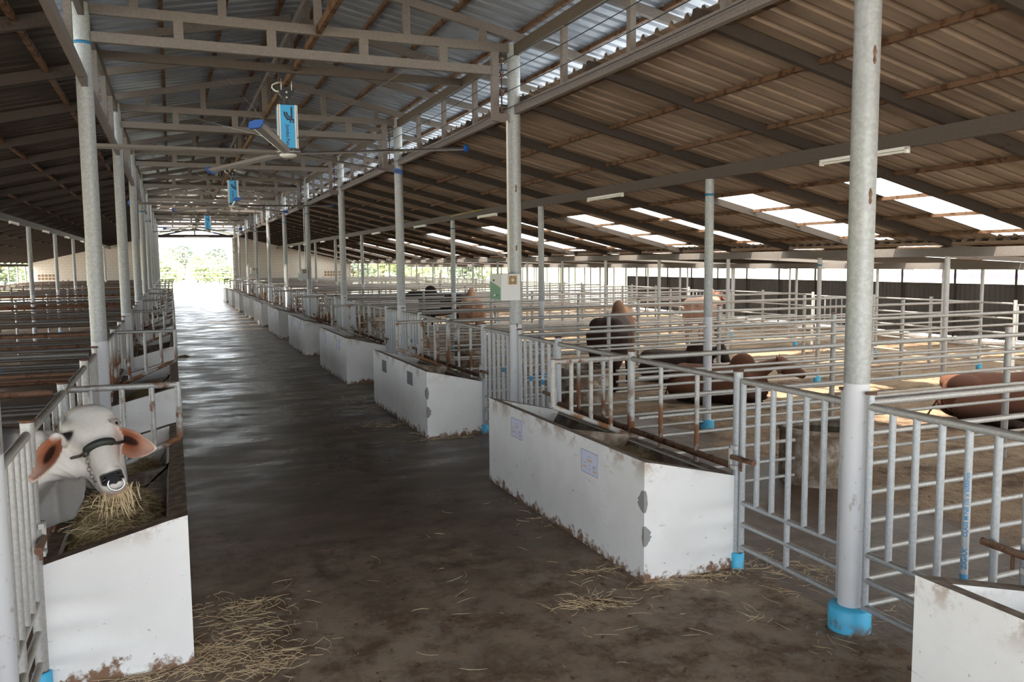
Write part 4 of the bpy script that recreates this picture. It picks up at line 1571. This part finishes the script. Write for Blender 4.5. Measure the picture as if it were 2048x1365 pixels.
class Body:
    def __init__(s):
        s.b = MB()

    def ell(s, c, r, rot=None, n=14):
        c = Vector(c)
        vs, fs = [], []
        for i in range(n + 1):
            th = math.pi * i / n
            for j_ in range(2 * n):
                ph = math.pi * j_ / n
                q = Vector((r[0] * math.sin(th) * math.cos(ph), r[1] * math.sin(th) * math.sin(ph), r[2] * math.cos(th)))
                if rot is not None:
                    q = rot @ q
                vs.append(c + q)
        for i in range(n):
            for j_ in range(2 * n):
                fs.append((i * 2 * n + j_, i * 2 * n + (j_ + 1) % (2 * n), (i + 1) * 2 * n + (j_ + 1) % (2 * n), (i + 1) * 2 * n + j_))
        s.b.add(vs, fs)

    def loft(s, rings, n=20):
        """rings: (center, axis_a * ra, axis_b * rb) with superellipse"""
        vs, fs = [], []
        for c, a_, b_ in rings:
            for k in range(n):
                t_ = 2 * math.pi * k / n
                ct, st_ = math.cos(t_), math.sin(t_)
                vs.append(Vector(c) + Vector(a_) * ct + Vector(b_) * st_)
        for i in range(len(rings) - 1):
            for k in range(n):
                fs.append((i * n + k, i * n + (k + 1) % n, (i + 1) * n + (k + 1) % n, (i + 1) * n + k))
        fs.append(tuple(range(n))[::-1])
        fs.append(tuple((len(rings) - 1) * n + k for k in range(n)))
        s.b.add(vs, fs)

    def tube(s, pts, rad, n=12):
        s.b.tube(pts, rad, n)

    def finish(s, name, voxel, parent, color, smooth_it=3):
        me = s.b.mesh(name, 'hide', True)
        tmp = bpy.data.objects.new('tmp', me)
        C.objects.link(tmp)
        md = tmp.modifiers.new('r', 'REMESH')
        md.mode = 'VOXEL'
        md.voxel_size = voxel
        md.use_smooth_shade = True
        if smooth_it:
            m2 = tmp.modifiers.new('s', 'SMOOTH')
            m2.iterations = smooth_it
            m2.factor = 0.5
        dg = bpy.context.evaluated_depsgraph_get()
        me2 = bpy.data.meshes.new_from_object(tmp.evaluated_get(dg))
        bpy.data.objects.remove(tmp)
        me2.name = name
        ca = me2.color_attributes.new('Col', 'FLOAT_COLOR', 'POINT')
        data = []
        for v in me2.vertices:
            c_ = color(v.co, v.normal)
            data += [c_[0], c_[1], c_[2], 1.0]
        ca.data.foreach_set('color', data)
        me2.materials.clear()
        me2.materials.append(MATS['hide'])
        for p_ in me2.polygons:
            p_.use_smooth = True
        o = bpy.data.objects.new(name, me2)
        link(o, parent)
        return o, me2


def lerp(a, b, t_):
    return tuple(a[i] + (b[i] - a[i]) * t_ for i in range(3))


def sm(x, a, b):
    t_ = min(1, max(0, (x - a) / (b - a)))
    return t_ * t_ * (3 - 2 * t_)


def torso(B, dz=0.0, lying=False):
    rings = [(-.80, .90, .08, .10), (-.76, .90, .19, .20), (-.62, .89, .26, .27), (-.40, .87, .285, .29), (-.1, .84, .30, .32), (.15, .835, .29, .335),
             (.36, .86, .265, .34), (.52, .90, .22, .30), (.64, .94, .16, .23), (.70, .96, .08, .13)]
    B.loft([((x_, 0, z_ + dz), (0, w_, 0), (0, 0, h_)) for x_, z_, w_, h_ in rings], 24)
    B.ell((-.62, .12, 1.02 + dz), (.2, .15, .13))
    B.ell((-.62, -.12, 1.02 + dz), (.2, .15, .13))
    B.ell((.36, 0, 1.20 + dz), (.20, .10, .17), Matrix.Rotation(math.radians(-14), 3, 'Y'))
    B.ell((.40, .17, .86 + dz), (.20, .11, .28))
    B.ell((.40, -.17, .86 + dz), (.20, .11, .28))


def std_head(B, c, fwd, down=0.5, horns=True, ear=0.2):
    """simple head: c poll position, fwd horizontal direction"""
    f = Vector(fwd).normalized()
    L = (f * math.cos(down) + Vector((0, 0, -1)) * math.sin(down)).normalized()
    Wd = Vector((0, 0, 1)).cross(f).normalized()
    N = L.cross(Wd) * -1
    if N.dot(f) < 0 and N.z < 0:
        N = -N
    if N.z < 0:
        N = -N
    rings = [(-.03, .05, .05, -.06), (.0, .105, .09, -.06), (.08, .125, .12, -.075), (.17, .12, .125, -.08), (.26, .09, .105, -.065), (.36, .07, .08, -.05), (.45, .075, .07, -.045), (.49, .05, .045, -.045)]
    B.loft([(Vector(c) + L * t_ + N * n_, Wd * w_, N * d_) for t_, w_, d_, n_ in rings], 16)
    for s_ in (1, -1):
        e0 = Vector(c) + L * .09 + Wd * s_ * .10 - N * .08
        e1 = e0 + Wd * s_ * ear * .7 + Vector((0, 0, -1)) * ear * .75
        mid = (e0 + e1) / 2 + Wd * s_ * .03
        B.loft([(e0, f * .03, (e1 - e0).normalized().cross(f) * .02), (mid, f * .055, (e1 - e0).normalized().cross(f) * .014), (e1, f * .012, (e1 - e0).normalized().cross(f) * .01)], 10)
        if horns:
            h0 = Vector(c) + L * .0 + Wd * s_ * .07 - N * .02
            B.tube([h0, h0 + Wd * s_ * .05 + Vector((0, 0, .05)), h0 + Wd * s_ * .08 + Vector((0, 0, .09))], [.022, .017, .008], 8)
    return L, N, Wd


def bull(name, loc, heading, pose, base, shade, label, head_fwd=(1, 0, 0), head_down=.6, group=None, low=None, size=1.0):
    root = bpy.data.objects.new(name, None)
    root.location = loc
    root.scale = (size, size, size)
    root.rotation_euler = (0, 0, heading)
    link(root)
    tag(root, label, 'bull', group)
    B = Body()
    if pose == 'stand':
        torso(B)
        for s_ in (1, -1):
            B.tube([(.40, s_ * .17, .80), (.41, s_ * .165, .55), (.40, s_ * .16, .36), (.41, s_ * .16, .10), (.43, s_ * .16, .03), (.45, s_ * .16, 0)], [.12, .085, .058, .042, .055, .06])
            B.tube([(-.58, s_ * .15, .92), (-.52, s_ * .18, .66), (-.62, s_ * .17, .50), (-.70, s_ * .16, .38), (-.68, s_ * .155, .10), (-.65, s_ * .155, .03), (-.63, s_ * .155, 0)], [.19, .15, .09, .055, .042, .052, .06])
        B.tube([(-.78, 0, 1.03), (-.85, 0, .85), (-.86, 0, .55), (-.85, 0, .32)], [.035, .024, .018, .03])
        B.loft([((.50, 0, .98), (0, .17, 0), (.10, 0, .25)), ((.72, 0, 1.05), (0, .125, 0), (.10, 0, .19)), ((.90, 0, 1.12), (0, .10, 0), (.08, 0, .14))], 18)
        B.ell((.66, 0, .74), (.13, .035, .24))
        hp_ = (.93, 0, 1.20)
        dz = 0
    else:
        dz = -.52
        torso(B, dz)
        for s_ in (1, -1):
            B.ell((-.50, s_ * .25, .24), (.30, .13, .20))
            B.tube([(-.35, s_ * .33, .12), (-.05, s_ * .38, .06), (-.18, s_ * .42, .05)], [.08, .05, .04])
            B.tube([(.45, s_ * .20, .22), (.70, s_ * .20, .10), (.52, s_ * .24, .05)], [.09, .055, .04])
        B.tube([(-.78, 0, .50), (-.86, .05, .3), (-.95, .15, .06)], [.035, .022, .02])
        B.loft([((.50, 0, .48), (0, .17, 0), (.10, 0, .24)), ((.74, 0, .60), (0, .12, 0), (.10, 0, .18)), ((.90, 0, .70), (0, .095, 0), (.08, 0, .13))], 18)
        B.ell((.66, 0, .32), (.13, .035, .22))
        hp_ = (.92, 0, .80)
    L, N, Wd = std_head(B, hp_, head_fwd, head_down)

    def color(co, no):
        c_ = lerp(base, shade, sm(co.x, -.1, .75))
        if low:
            c_ = lerp(c_, low, 1 - sm(co.z, .15, .6 if pose == 'stand' else .3))
        mz = (co - (Vector(hp_) + L * .47 - N * .045)).length
        if mz < .075:
            c_ = lerp(c_, (.03, .022, .02), 1 - sm(mz, .045, .075))
        if co.z < .05 and pose == 'stand':
            c_ = (.03, .025, .02)
        return c_
    o, me = B.finish('body', 0.022, root, color, 4)
    for s_ in (1, -1):
        b = MB()
        B2 = Body()
        B2.ell(Vector(hp_) + L * .155 + Wd * s_ * .112 - N * .05, (.017, .017, .017), None, 8)
        oo = bpy.data.objects.new('eye', B2.b.mesh('eye', 'eye', True))
        link(oo, root)
    return root


bull('brahman_bull', (6.52, 11.6, 0), math.radians(50), 'stand', (.045, .022, .018), (.42, .22, .12), 'dark red bull with hump coloured as if lit, standing with its rump towards the aisle', low=(.03, .016, .012))  # front tone paints in the light falling on hump and neck
bull('brahman_bull', (7.04, 22.4, 0), math.radians(132), 'stand', (.022, .014, .011), (.012, .009, .009), 'nearly black bull standing side-on, head towards the aisle', head_down=.35)
bull('brahman_bull', (6.87, 19.4, 0), math.radians(72), 'stand', (.42, .25, .17), (.30, .16, .10), 'pinkish tan bull seen from behind next to the black bull')
bull('brahman_bull', (11.55, 16.25, 0), math.radians(35), 'stand', (.48, .30, .22), (.16, .07, .045), 'pale pink and brown bull standing beyond the slim column', head_down=.3)
bull('brahman_bull', (7.02, 9.50, 0), math.radians(-50), 'lie', (.15, .062, .034), (.13, .055, .03), 'reddish brown bull lying behind the near fence rails, head to the right', head_down=.5, low=(.03, .014, .009), size=.86)  # darker low colour paints in the shade on the belly
bull('brahman_bull', (9.25, 6.75, 0), math.radians(-30), 'lie', (.13, .055, .032), (.12, .05, .028), 'reddish brown bull lying at the right picture edge', head_down=.5, low=(.03, .014, .009))
bull('brahman_bull', (8.0, 4.5, 0), math.radians(-25), 'lie', (.012, .011, .012), (.012, .011, .012), 'black bull lying at the far right edge nearest the camera', head_down=.5)
bull('brahman_bull', (7.72, 11.55, 0), math.radians(-62), 'lie', (.04, .022, .016), (.03, .018, .014), 'dark bull lying flat behind the reddish brown one', head_down=1.1, size=.82)

# --- the white bull at the left trough
CAMP = Vector((0, 0, 2.0))


def at(u, v, D):
    return CAMP + (CAM_F + CAM_R * ((u - 1024) / 1653.5) - CAM_U * ((v - 682.5) / 1653.5)) * D


def white_bull():
    root = thing('brahman_bull', (-1.42, 4.72, 0), 'white grey bull with long drooping ears eating hay over the trough', 'bull')
    B = Body()
    off = Vector((-1.42, 4.72, 0))
    # frame of the head
    P0 = at(167, 817, 4.20)
    P1 = at(223, 950, 3.88)
    L = (P1 - P0).normalized()
    Wd = CAM_R * .90 + CAM_U * .16 + CAM_F * .36
    Wd = (Wd - L * Wd.dot(L)).normalized()
    N = L.cross(Wd)
    if N.dot(CAM_F) > 0:
        N = -N
    LEN = (P1 - P0).length + .01
    sc = LEN / .52
    # body (forward = +X)
    rings = [(-.80, .90, .08, .10), (-.76, .90, .19, .20), (-.62, .89, .26, .27), (-.40, .87, .285, .29), (-.1, .84, .30, .32), (.15, .835, .29, .335),
             (.36, .86, .265, .34), (.52, .90, .22, .30), (.60, .93, .18, .25)]
    B.loft([(off + V(x_, 0, z_), (0, w_, 0), (0, 0, h_)) for x_, z_, w_, h_ in rings], 24)
    B.ell(off + V(.36, 0, 1.08), (.22, .11, .16))
    for s_ in (1, -1):
        B.ell(off + V(.40, s_ * .17, .86), (.20, .11, .28))
        B.ell(off + V(-.62, s_ * .12, 1.02), (.2, .15, .13))
        B.tube([off + V(.40, s_ * .17, .80), off + V(.41, s_ * .165, .55), off + V(.40, s_ * .16, .36), off + V(.41, s_ * .16, .10), off + V(.45, s_ * .16, 0)], [.12, .085, .058, .042, .06])
        B.tube([off + V(-.58, s_ * .15, .92), off + V(-.52, s_ * .18, .66), off + V(-.62, s_ * .17, .50), off + V(-.70, s_ * .16, .38), off + V(-.68, s_ * .155, .10), off + V(-.63, s_ * .155, 0)], [.19, .15, .09, .055, .042, .06])
    B.tube([off + V(-.78, 0, 1.03), off + V(-.85, 0, .85), off + V(-.86, 0, .55), off + V(-.85, 0, .32)], [.035, .024, .018, .03])
    H = lambda t_, w_, n_: P0 + (L * t_ + Wd * w_ + N * n_) * sc
    # neck
    a0 = off + V(.52, 0, .96)
    a1 = V(-.68, 4.62, .96)
    a2 = H(.16, -.02, -.24)
    a3 = H(.14, 0, -.13)
    up = Vector((0, 0, 1))
    sd_ = Vector((-.25, 1, 0)).normalized()
    B.loft([(a0, sd_ * .19, up * .27), (a1, sd_ * .155, up * .235 + V(.05, 0, 0)), (a2 + V(0, 0, -.02), Wd * .14, (N * .10 + L * .16)), (a3, Wd * .12, N * .06 + L * .13)], 22)
    # throat and dewlap
    th0 = H(.20, -.03, -.21)
    q0, q1, q2, q3 = V(-.74, 4.60, .93), at(112, 955, 4.20), at(140, 958, 4.14), at(160, 945, 4.10)
    B.loft([(q0, sd_ * .11, up * .27), (q1, sd_ * .085 + CAM_R * .02, up * .245), (q2, CAM_R * .055 + sd_ * .03, up * .215), (q3, CAM_R * .035, up * .15), (q3 + CAM_R * .03, CAM_R * .012, up * .07)], 24)
    B.ell(th0 + V(-.01, 0, -.02), (.085, .075, .10))
    # skull: (t, half width, half depth, centre n)
    rg = [(-.045, .045, .035, -.07), (-.030, .085, .07, -.075), (.0, .112, .095, -.08), (.04, .128, .115, -.084), (.09, .132, .126, -.088), (.14, .128, .128, -.092), (.19, .115, .122, -.090),
          (.25, .088, .103, -.080), (.31, .070, .090, -.074), (.37, .060, .081, -.070), (.42, .057, .074, -.068), (.465, .060, .069, -.068), (.50, .058, .061, -.07), (.525, .046, .046, -.075), (.537, .024, .02, -.08)]
    rr_ = []
    for t_, w_, d_, n_ in rg:
        rr_.append((H(t_, 0, n_), Wd * w_ * sc, N * d_ * sc))
    B.loft(rr_, 30)
    # cheeks, jaw, brows, muzzle lip
    for s_ in (1, -1):
        B.ell(H(.185, s_ * .075, -.13), (.05, .05, .085), None, 12)
        B.ell(H(.135, s_ * .098, -.035), (.036, .036, .03), None, 10)
        B.tube([H(.13, s_ * .06, -.19), H(.27, s_ * .048, -.175), H(.42, s_ * .035, -.145), H(.49, s_ * .02, -.135)], [.055 * sc, .048 * sc, .036 * sc, .03 * sc], 12)
        B.ell(H(.478, s_ * .034, -.022), (.024, .024, .022), None, 10)
    B.ell(H(.478, 0, -.125), (.042, .040, .032), None, 12)
    B.ell(H(.0, 0, -.05), (.10, .07, .055), None, 12)
    # ears
    ears = []
    for s_, bu, bv, bD, tu, tv, tD, wmax in ((-1, 112, 872, 4.02, 62, 962, 3.72, .082), (1, 222, 868, 4.24, 308, 898, 3.98, .100)):
        e0, e1 = at(bu, bv, bD), at(tu, tv, tD)
        ax = (e1 - e0).normalized()
        tow = -CAM_F + (CAM_R * .25 * -s_)
        tow = (tow - ax * tow.dot(ax)).normalized()
        wv = ax.cross(tow).normalized()
        if wv.z < 0:
            wv = -wv
        LL = (e1 - e0).length
        n_, vs, fs = 12, [], []
        nu = 10
        prof = [(0, .38), (.12, .62), (.28, .9), (.45, 1.0), (.62, .95), (.78, .74), (.9, .48), (.97, .24), (1.0, .08)]
        for side_ in (0, 1):
            for (t_, w_) in prof:
                for i in range(nu + 1):
                    q = i / nu * 2 - 1
                    cup = .042 * (q * q - .55) * (w_ ** .5)
                    # lower edge bows out more than the upper
                    p_ = e0 + ax * LL * t_ + wv * (q * wmax * w_ * .72 - wmax * .12 * math.sin(math.pi * t_)) + tow * (cup - (.0 if side_ == 0 else .016))
                    vs.append(p_)
        m_ = len(prof)
        for side_ in (0, 1):
            o_ = side_ * m_ * (nu + 1)
            for a_ in range(m_ - 1):
                for i in range(nu):
                    fs.append((o_ + a_ * (nu + 1) + i, o_ + a_ * (nu + 1) + i + 1, o_ + (a_ + 1) * (nu + 1) + i + 1, o_ + (a_ + 1) * (nu + 1) + i))
        o_ = m_ * (nu + 1)
        for a_ in range(m_ - 1):
            for i in (0, nu):
                q0, q1 = a_ * (nu + 1) + i, (a_ + 1) * (nu + 1) + i
                fs.append((q0, q1, o_ + q1, o_ + q0))
        for i in range(nu):
            fs.append((i, i + 1, o_ + i + 1, o_ + i))
            q0 = (m_ - 1) * (nu + 1) + i
            fs.append((q0, q0 + 1, o_ + q0 + 1, o_ + q0))
        B.b.add(vs, fs)
        B.tube([H(.10, s_ * .08, -.12), e0 + ax * .02], [.045, .03], 10)
        ears.append((e0, ax, tow, wv, LL, wmax))
    eyes = [H(.150, -.112, -.030), H(.150, .112, -.030)]

    def color(co, no):
        n1 = mnoise.noise(co * 9)
        c_ = lerp((.70, .655, .60), (.80, .765, .72), .5 + .5 * n1)
        # crown slightly tan, neck and body grey
        rel = co - P0
        t_ = rel.dot(L) / sc
        nn_ = rel.dot(N) / sc
        ww = rel.dot(Wd) / sc
        if t_ < .05:
            c_ = lerp(c_, (.50, .42, .35), sm(.05 - t_, 0, .08))
        body = sm(-nn_ + .35 * max(0, t_ - .1), .175, .27)
        c_ = lerp(c_, lerp((.09, .086, .086), (.21, .195, .19), .5 + .5 * mnoise.noise(co * 5)), body * .85)
        if co.x < -.66:
            c_ = lerp(c_, (.085, .08, .08), sm(-co.x, .66, .78))
        # nose pad
        if t_ > .42 and nn_ > -.105 and body < .1:
            k_ = sm(t_, .476, .490) * sm(nn_, -.085, -.065) * (1 - sm(abs(ww), .046, .056))
            c_ = lerp(c_, (.018, .016, .018), k_)
        if t_ > .44 and nn_ <= -.09:
            c_ = lerp(c_, (.52, .36, .31), sm(t_, .44, .48) * .8)
        for e in eyes:
            d_ = (co - e)
            dd = math.sqrt((d_.dot(L) / .024) ** 2 + (d_.dot(Wd) / .05) ** 2 + (d_.dot(N) / .05) ** 2)
            if dd < 1.25:
                c_ = lerp((.02, .015, .014), c_, sm(dd, .75, 1.25))
        for (e0, ax, tow, wv, LL, wm) in ears:
            r_ = co - e0
            a_ = r_.dot(ax) / LL
            if -.05 < a_ < 1.1 and abs(r_.dot(wv)) < wm * 1.05 and abs(r_.dot(tow)) < .05:
                if no.dot(tow) > .15:
                    q = r_.dot(wv) / wm
                    edge = sm(abs(q + .08), .62, .30)
                    inner = lerp((.58, .28, .19), (.66, .42, .33), sm(a_, .3, .95))
                    inner = lerp(inner, (.42, .13, .05), edge * (1 - sm(a_, .45, .75)) * .85)
                    spot = math.hypot((a_ - .36) / .22, (q + .10) / .24)
                    inner = lerp((.05, .02, .014), inner, sm(spot, .7, 1.15))
                    k_ = sm(a_, .02, .12)
                    c_ = lerp(c_, inner, k_)
                else:
                    c_ = lerp(c_, (.62, .53, .47), .5)
        return c_
    o, me = B.finish('body', 0.0085, root, color, 9)
    o.location = -off
    for e, s_ in zip(eyes, (-1, 1)):
        B2 = Body()
        B2.ell(e - Wd * s_ * .010, (.020, .020, .020), None, 10)
        oo = bpy.data.objects.new('eye', B2.b.mesh('eye', 'eye', True))
        link(oo, root)
        oo.location = -off
        b = MB()
        b.tube([e + L * -.006 + Wd * s_ * -.034 + N * .016, e + L * -.016 + Wd * s_ * .0 + N * .012, e + L * -.004 + Wd * s_ * .018 - N * .008], [.004, .009, .004], 8)
        q = b.build('eyelid', 'leather', root, True)
        sub(q, oo)
    for s_ in (-1, 1):
        b = MB()
        b.tube([H(.500, s_ * .026, -.012), H(.510, s_ * .036, -.024), H(.505, s_ * .046, -.040)], [.004, .008, .004], 8)
        b.build('nostril', 'eye', root, True)

    # halter
    def surf(t_, ang, lift=.006):
        """point on skull ring at t_, angle from face normal (0) towards +W (90)"""
        for i in range(len(rg) - 1):
            if rg[i][0] <= t_ <= rg[i + 1][0]:
                f_ = (t_ - rg[i][0]) / (rg[i + 1][0] - rg[i][0])
                w_, d_, n_ = [rg[i][j_] + (rg[i + 1][j_] - rg[i][j_]) * f_ for j_ in (1, 2, 3)]
                break
        a_ = math.radians(ang)
        return H(t_, math.sin(a_) * (w_ + lift), n_ + math.cos(a_) * (d_ + lift))
    ht = thing('rope_halter', P0, 'dark halter with padded noseband and chain on the white bull', 'halter')
    b = MB()
    pts = [surf(.296 + .012 * math.cos(math.radians(a_ * 1.8)), a_, .010) for a_ in range(-52, 60, 8)]
    b.tube(pts, [.010] + [.019] * (len(pts) - 2) + [.010], 10)
    b.build('noseband_pad', 'rubber', ht, True)
    b = MB()
    for s_ in (-1, 1):
        b.tube([surf(.30, s_ * 50, .008), surf(.27, s_ * 75, .010), surf(.215, s_ * 95, .016), surf(.17, s_ * 108, .03), H(.12, s_ * .13, -.16)], .0075, 8)
        b.tube([H(.20, s_ * .10, -.175), H(.27, s_ * .088, -.19), H(.35, s_ * .075, -.19), H(.42, s_ * .058, -.165)], .008, 8)
    b.tube([H(.21, -.125, -.20), H(.25, -.12, -.26), H(.29, -.10, -.30)], .008, 8)
    b.build('strap', 'leather', ht, True)
    b = MB()
    B3 = Body()
    B3.ell(surf(.312, -52, .014), (.015, .015, .018), None, 8)
    b.v, b.f, b.m = B3.b.v, B3.b.f, B3.b.m
    b.build('knot', 'leather', ht, True)
    c0, c1 = surf(.325, -52, .014), H(.42, -.062, -.150)
    c0b = (c0 + c1) / 2 - Wd * .012
    ch = []
    for i in range(10):
        f_ = i / 9
        q = c0.lerp(c0b, f_ * 2) if f_ < .5 else c0b.lerp(c1, f_ * 2 - 1)
        ch.append(q)
    for i, q in enumerate(ch[:-1]):
        d_ = (ch[i + 1] - q)
        a_ = d_.normalized()
        e1 = (Wd if i % 2 else N)
        e1 = (e1 - a_ * e1.dot(a_)).normalized()
        b = MB()
        c_ = q + d_ / 2
        pts = [c_ + a_ * math.cos(x_) * d_.length * .66 + e1 * math.sin(x_) * .0085 for x_ in [2 * math.pi * k / 12 for k in range(13)]]
        b.tube(pts, .0026, 6)
        b.build('chain_link', 'chain', ht, True)
    # nose ring
    c_ = H(.515, .012, -.035)
    dn = (Vector((0, 0, -1)) * .8 + L * .25 + N * .10).normalized()
    b = MB()
    cc = c_ + dn * .022 + N * .006
    sd2 = (Wd - dn * Wd.dot(dn)).normalized()
    pts = [cc + dn * math.sin(x_) * .032 + sd2 * math.cos(x_) * .035 for x_ in [math.radians(-40 + 260 * k / 24) for k in range(25)]]
    b.tube(pts, .0042, 8)
    tag(b.build('nose_ring', 'steel_ring', None, True), 'shiny steel ring through the nose of the white bull', 'nose ring')
    # hay hanging from the mouth
    b = MB()
    rr2 = random.Random(5)
    m0 = H(.50, .005, -.115)
    for _ in range(95):
        q = m0 + Wd * rr2.gauss(0, .036) + N * rr2.uniform(-.02, .02) - L * .01
        dir_ = Vector((rr2.gauss(.25, .55), rr2.gauss(-.1, .5), -rr2.uniform(.5, 1.2))).normalized()
        L_ = rr2.uniform(.04, .17)
        pts = [q]
        for s_ in range(4):
            dir_ = (dir_ + Vector((rr2.gauss(0, .2), rr2.gauss(0, .2), -.25))).normalized()
            q = q + dir_ * (L_ / 4)
            pts.append(q.copy())
        b.tube(pts, [.001, .0016, .0015, .0013, .0006], 3, 0, False)
    tag(b.build('hay', 'straw'), 'wisp of hay hanging from the mouth of the white bull', 'hay', None, 'stuff')


white_bull()

# ------------------------------------------------------------------ outdoors
def tree(x_, y_, h, r, mat, label, seed, trunk=True, n=900, leaf=.35):
    t_ = thing('tree', (x_, y_, -.06), label, 'tree')
    rr = random.Random(seed)
    b = MB()
    blobs = [(rr.uniform(-.6, .6) * r, rr.uniform(-.5, .5) * r, h * rr.uniform(.45, .85), r * rr.uniform(.35, .6)) for _ in range(9)]
    for _ in range(n):
        bx, by, bz, br = rr.choice(blobs)
        v = Vector((rr.gauss(0, 1), rr.gauss(0, 1), rr.gauss(0, 1))).normalized() * br * rr.uniform(.6, 1.05)
        c_ = Vector((x_ + bx, y_ + by, bz)) + v
        a_ = Vector((rr.gauss(0, 1), rr.gauss(0, 1), rr.gauss(0, 1))).normalized()
        e = a_.cross(Vector((0, 0, 1)))
        if e.length < .05:
            continue
        e.normalize()
        f_ = a_.cross(e)
        s_ = leaf * rr.uniform(.5, 1.2)
        b.add([c_ - e * s_, c_ - f_ * s_ * .5, c_ + e * s_, c_ + f_ * s_ * .5], [(0, 1, 2, 3)])
    b.build('crown', mat, t_)
    if trunk:
        b = MB()
        b.tube([(x_, y_, -.06), (x_ + .1 * r, y_, h * .35), (x_, y_, h * .7)], [.06 * h * .6, .03 * h, .01 * h], 8)
        for q in range(4):
            bx, by, bz, br = blobs[q]
            b.tube([(x_ + .1 * r, y_, h * .35), (x_ + bx, y_ + by, bz)], [.02 * h, .008 * h], 6)
        b.build('trunk', 'bark', t_, True)


def ray(u, D):
    q = CAM_F + CAM_R * ((u - 1024) / 1653.5)
    return q.x * D, q.y * D


for i, (u, D, h, r, mt_, lb) in enumerate(((372, 120, 5.6, 3.4, 'leaf_haze', 'hazy grey-green tree seen through the far doorway, taller one'), (448, 130, 5.2, 2.6, 'leaf_haze', 'hazy grey-green tree seen through the doorway by its right jamb'),
                                         (325, 105, 3.2, 2.6, 'leaf_glare', 'glare-paled bush seen through the doorway by its left jamb'), (420, 110, 3.0, 2.4, 'leaf_glare', 'low glare-paled bush between the two trees beyond the doorway'),
                                         (400, 95, 2.0, 2.2, 'leaf_glare', 'low roadside shrub in the middle beyond the doorway'), (350, 90, 1.8, 1.8, 'leaf_glare', 'small shrub low on the left beyond the doorway'),
                                         (455, 92, 1.8, 1.6, 'leaf_glare', 'small shrub low on the right beyond the doorway'))):
    x_, y_ = ray(u, D)
    tree(x_, y_, h, r, mt_, lb, 11 + i, n=1300, leaf=.24)
for i, (u, D) in enumerate(((705, 78), (735, 84), (765, 76), (800, 82), (835, 74), (880, 78), (925, 72), (965, 75), (1000, 70), (15, 75), (40, 80), (-10, 72), (60, 84))):
    x_, y_ = ray(u, D)
    pl_ = f'right of the end wall, {ORD[i]} from it' if i < 9 else f'left of the end wall, {ORD[i - 9]} of that group'
    tree(x_, y_, 3.1 + (i % 3) * .5, 2.6, 'leaf_glare' if i % 3 else 'leaf_haze', f'sunlit green tree outside the open side, {pl_}', 40 + i, n=900, leaf=.26)
# pale gate and wire fence beyond the doorway
t_ = thing('field_fence', (0, 62, 0), 'pale pipe fence across the field beyond the far doorway', 'fence')
for z_ in (.35, .75, 1.15, 1.5):
    pipe('rail', (-8, 62, z_), (12, 62, z_), .02, 'fence_wire', t_, 6)
for i in range(9):
    pipe('post', (-8 + i * 2.5, 62, -.06), (-8 + i * 2.5, 62, 1.55), .03, 'fence_wire', t_, 6)
# pale building and white railings behind the dark boundary fence
t_ = thing('farm_building', (42, 44, 0), 'pale building with violet windows behind the dark boundary fence', 'building')
b = MB()
b.box((40, 22, -.06), (46, 62, 4.2))
b.build('wall', 'plaster_out', t_)
for i in range(10):
    for q in range(3):
        box('window', (39.96, 27 + i * 1.1, .9 + q * .5), (40.02, 27.8 + i * 1.1, 1.2 + q * .5), 'window_violet', t_)
for n_, (ya, yb) in enumerate(((8, 12), (13.5, 17.5))):
    t_ = thing('railing', (24, ya, 0), f'white slatted railing behind the dark boundary fence, {["right", "left"][n_]} one', 'railing', 'white railings outside')
    for q in range(5):
        box('rail', (24, ya, .5 + q * .28), (24.06, yb, .62 + q * .28), 'white_rail', t_)
    for q in range(5):
        box('post', (23.98, ya + q * (yb - ya) / 4, -.06), (24.08, ya + q * (yb - ya) / 4 + .1, 1.8), 'white_rail', t_)

# small blue bottle on a left pen rail
t_ = thing('plastic_bottle', (-2.9, 10.34, 1.262), 'small blue plastic bottle standing on a left pen rail', 'bottle')
b = MB()
b.lathe([(0, 0), (.035, 0), (.035, .055), (.014, .075), (.014, .10)], (-2.9, 10.34, 1.262), 14)
b.build('bottle_body', 'bottle_blue', t_, True)
pipe('bottle_cap', (-2.9, 10.34, 1.362), (-2.9, 10.34, 1.38), .015, 'fan_white', t_, 8)

# manure-dark heap by the left trough on the aisle floor and near the doorway
for i, (u, v, rx) in enumerate(((368, 714, .16), (478, 612, .5), (500, 625, .4))):
    x_, y_ = gp(u, v)
    b = MB()
    vs, fs = [], []
    n = 22
    for a in range(6):
        for k in range(n):
            th = 2 * math.pi * k / n
            rr_ = rx * (a / 5) * (1 + .25 * mnoise.noise(Vector((math.cos(th) * 2, math.sin(th) * 2, i))))
            vs.append((x_ + rr_ * math.cos(th) * .8, y_ + rr_ * math.sin(th) * 1.3, .002 + .035 * (1 - (a / 5) ** 2) * (1 + .5 * mnoise.noise(Vector((rr_ * 9, th, i))))))
    for a in range(5):
        for k in range(n):
            fs.append((a * n + k, a * n + (k + 1) % n, (a + 1) * n + (k + 1) % n, (a + 1) * n + k))
    b.add(vs, fs)
    tag(b.build('manure_heap', 'old_hay', None, True), ['dark little heap of dung beside the second left trough', 'dark dung heap on the aisle nearest the far doorway', 'dark dung heap beside the farthest right troughs'][i], 'dung heap', None, 'stuff')

# ------------------------------------------------------------------ bring model units to metres
for o in S.objects:
    if o.parent is None and o.type in ('MESH', 'EMPTY'):
        o.location = Vector(o.location) * K
        o.scale = Vector(o.scale) * K
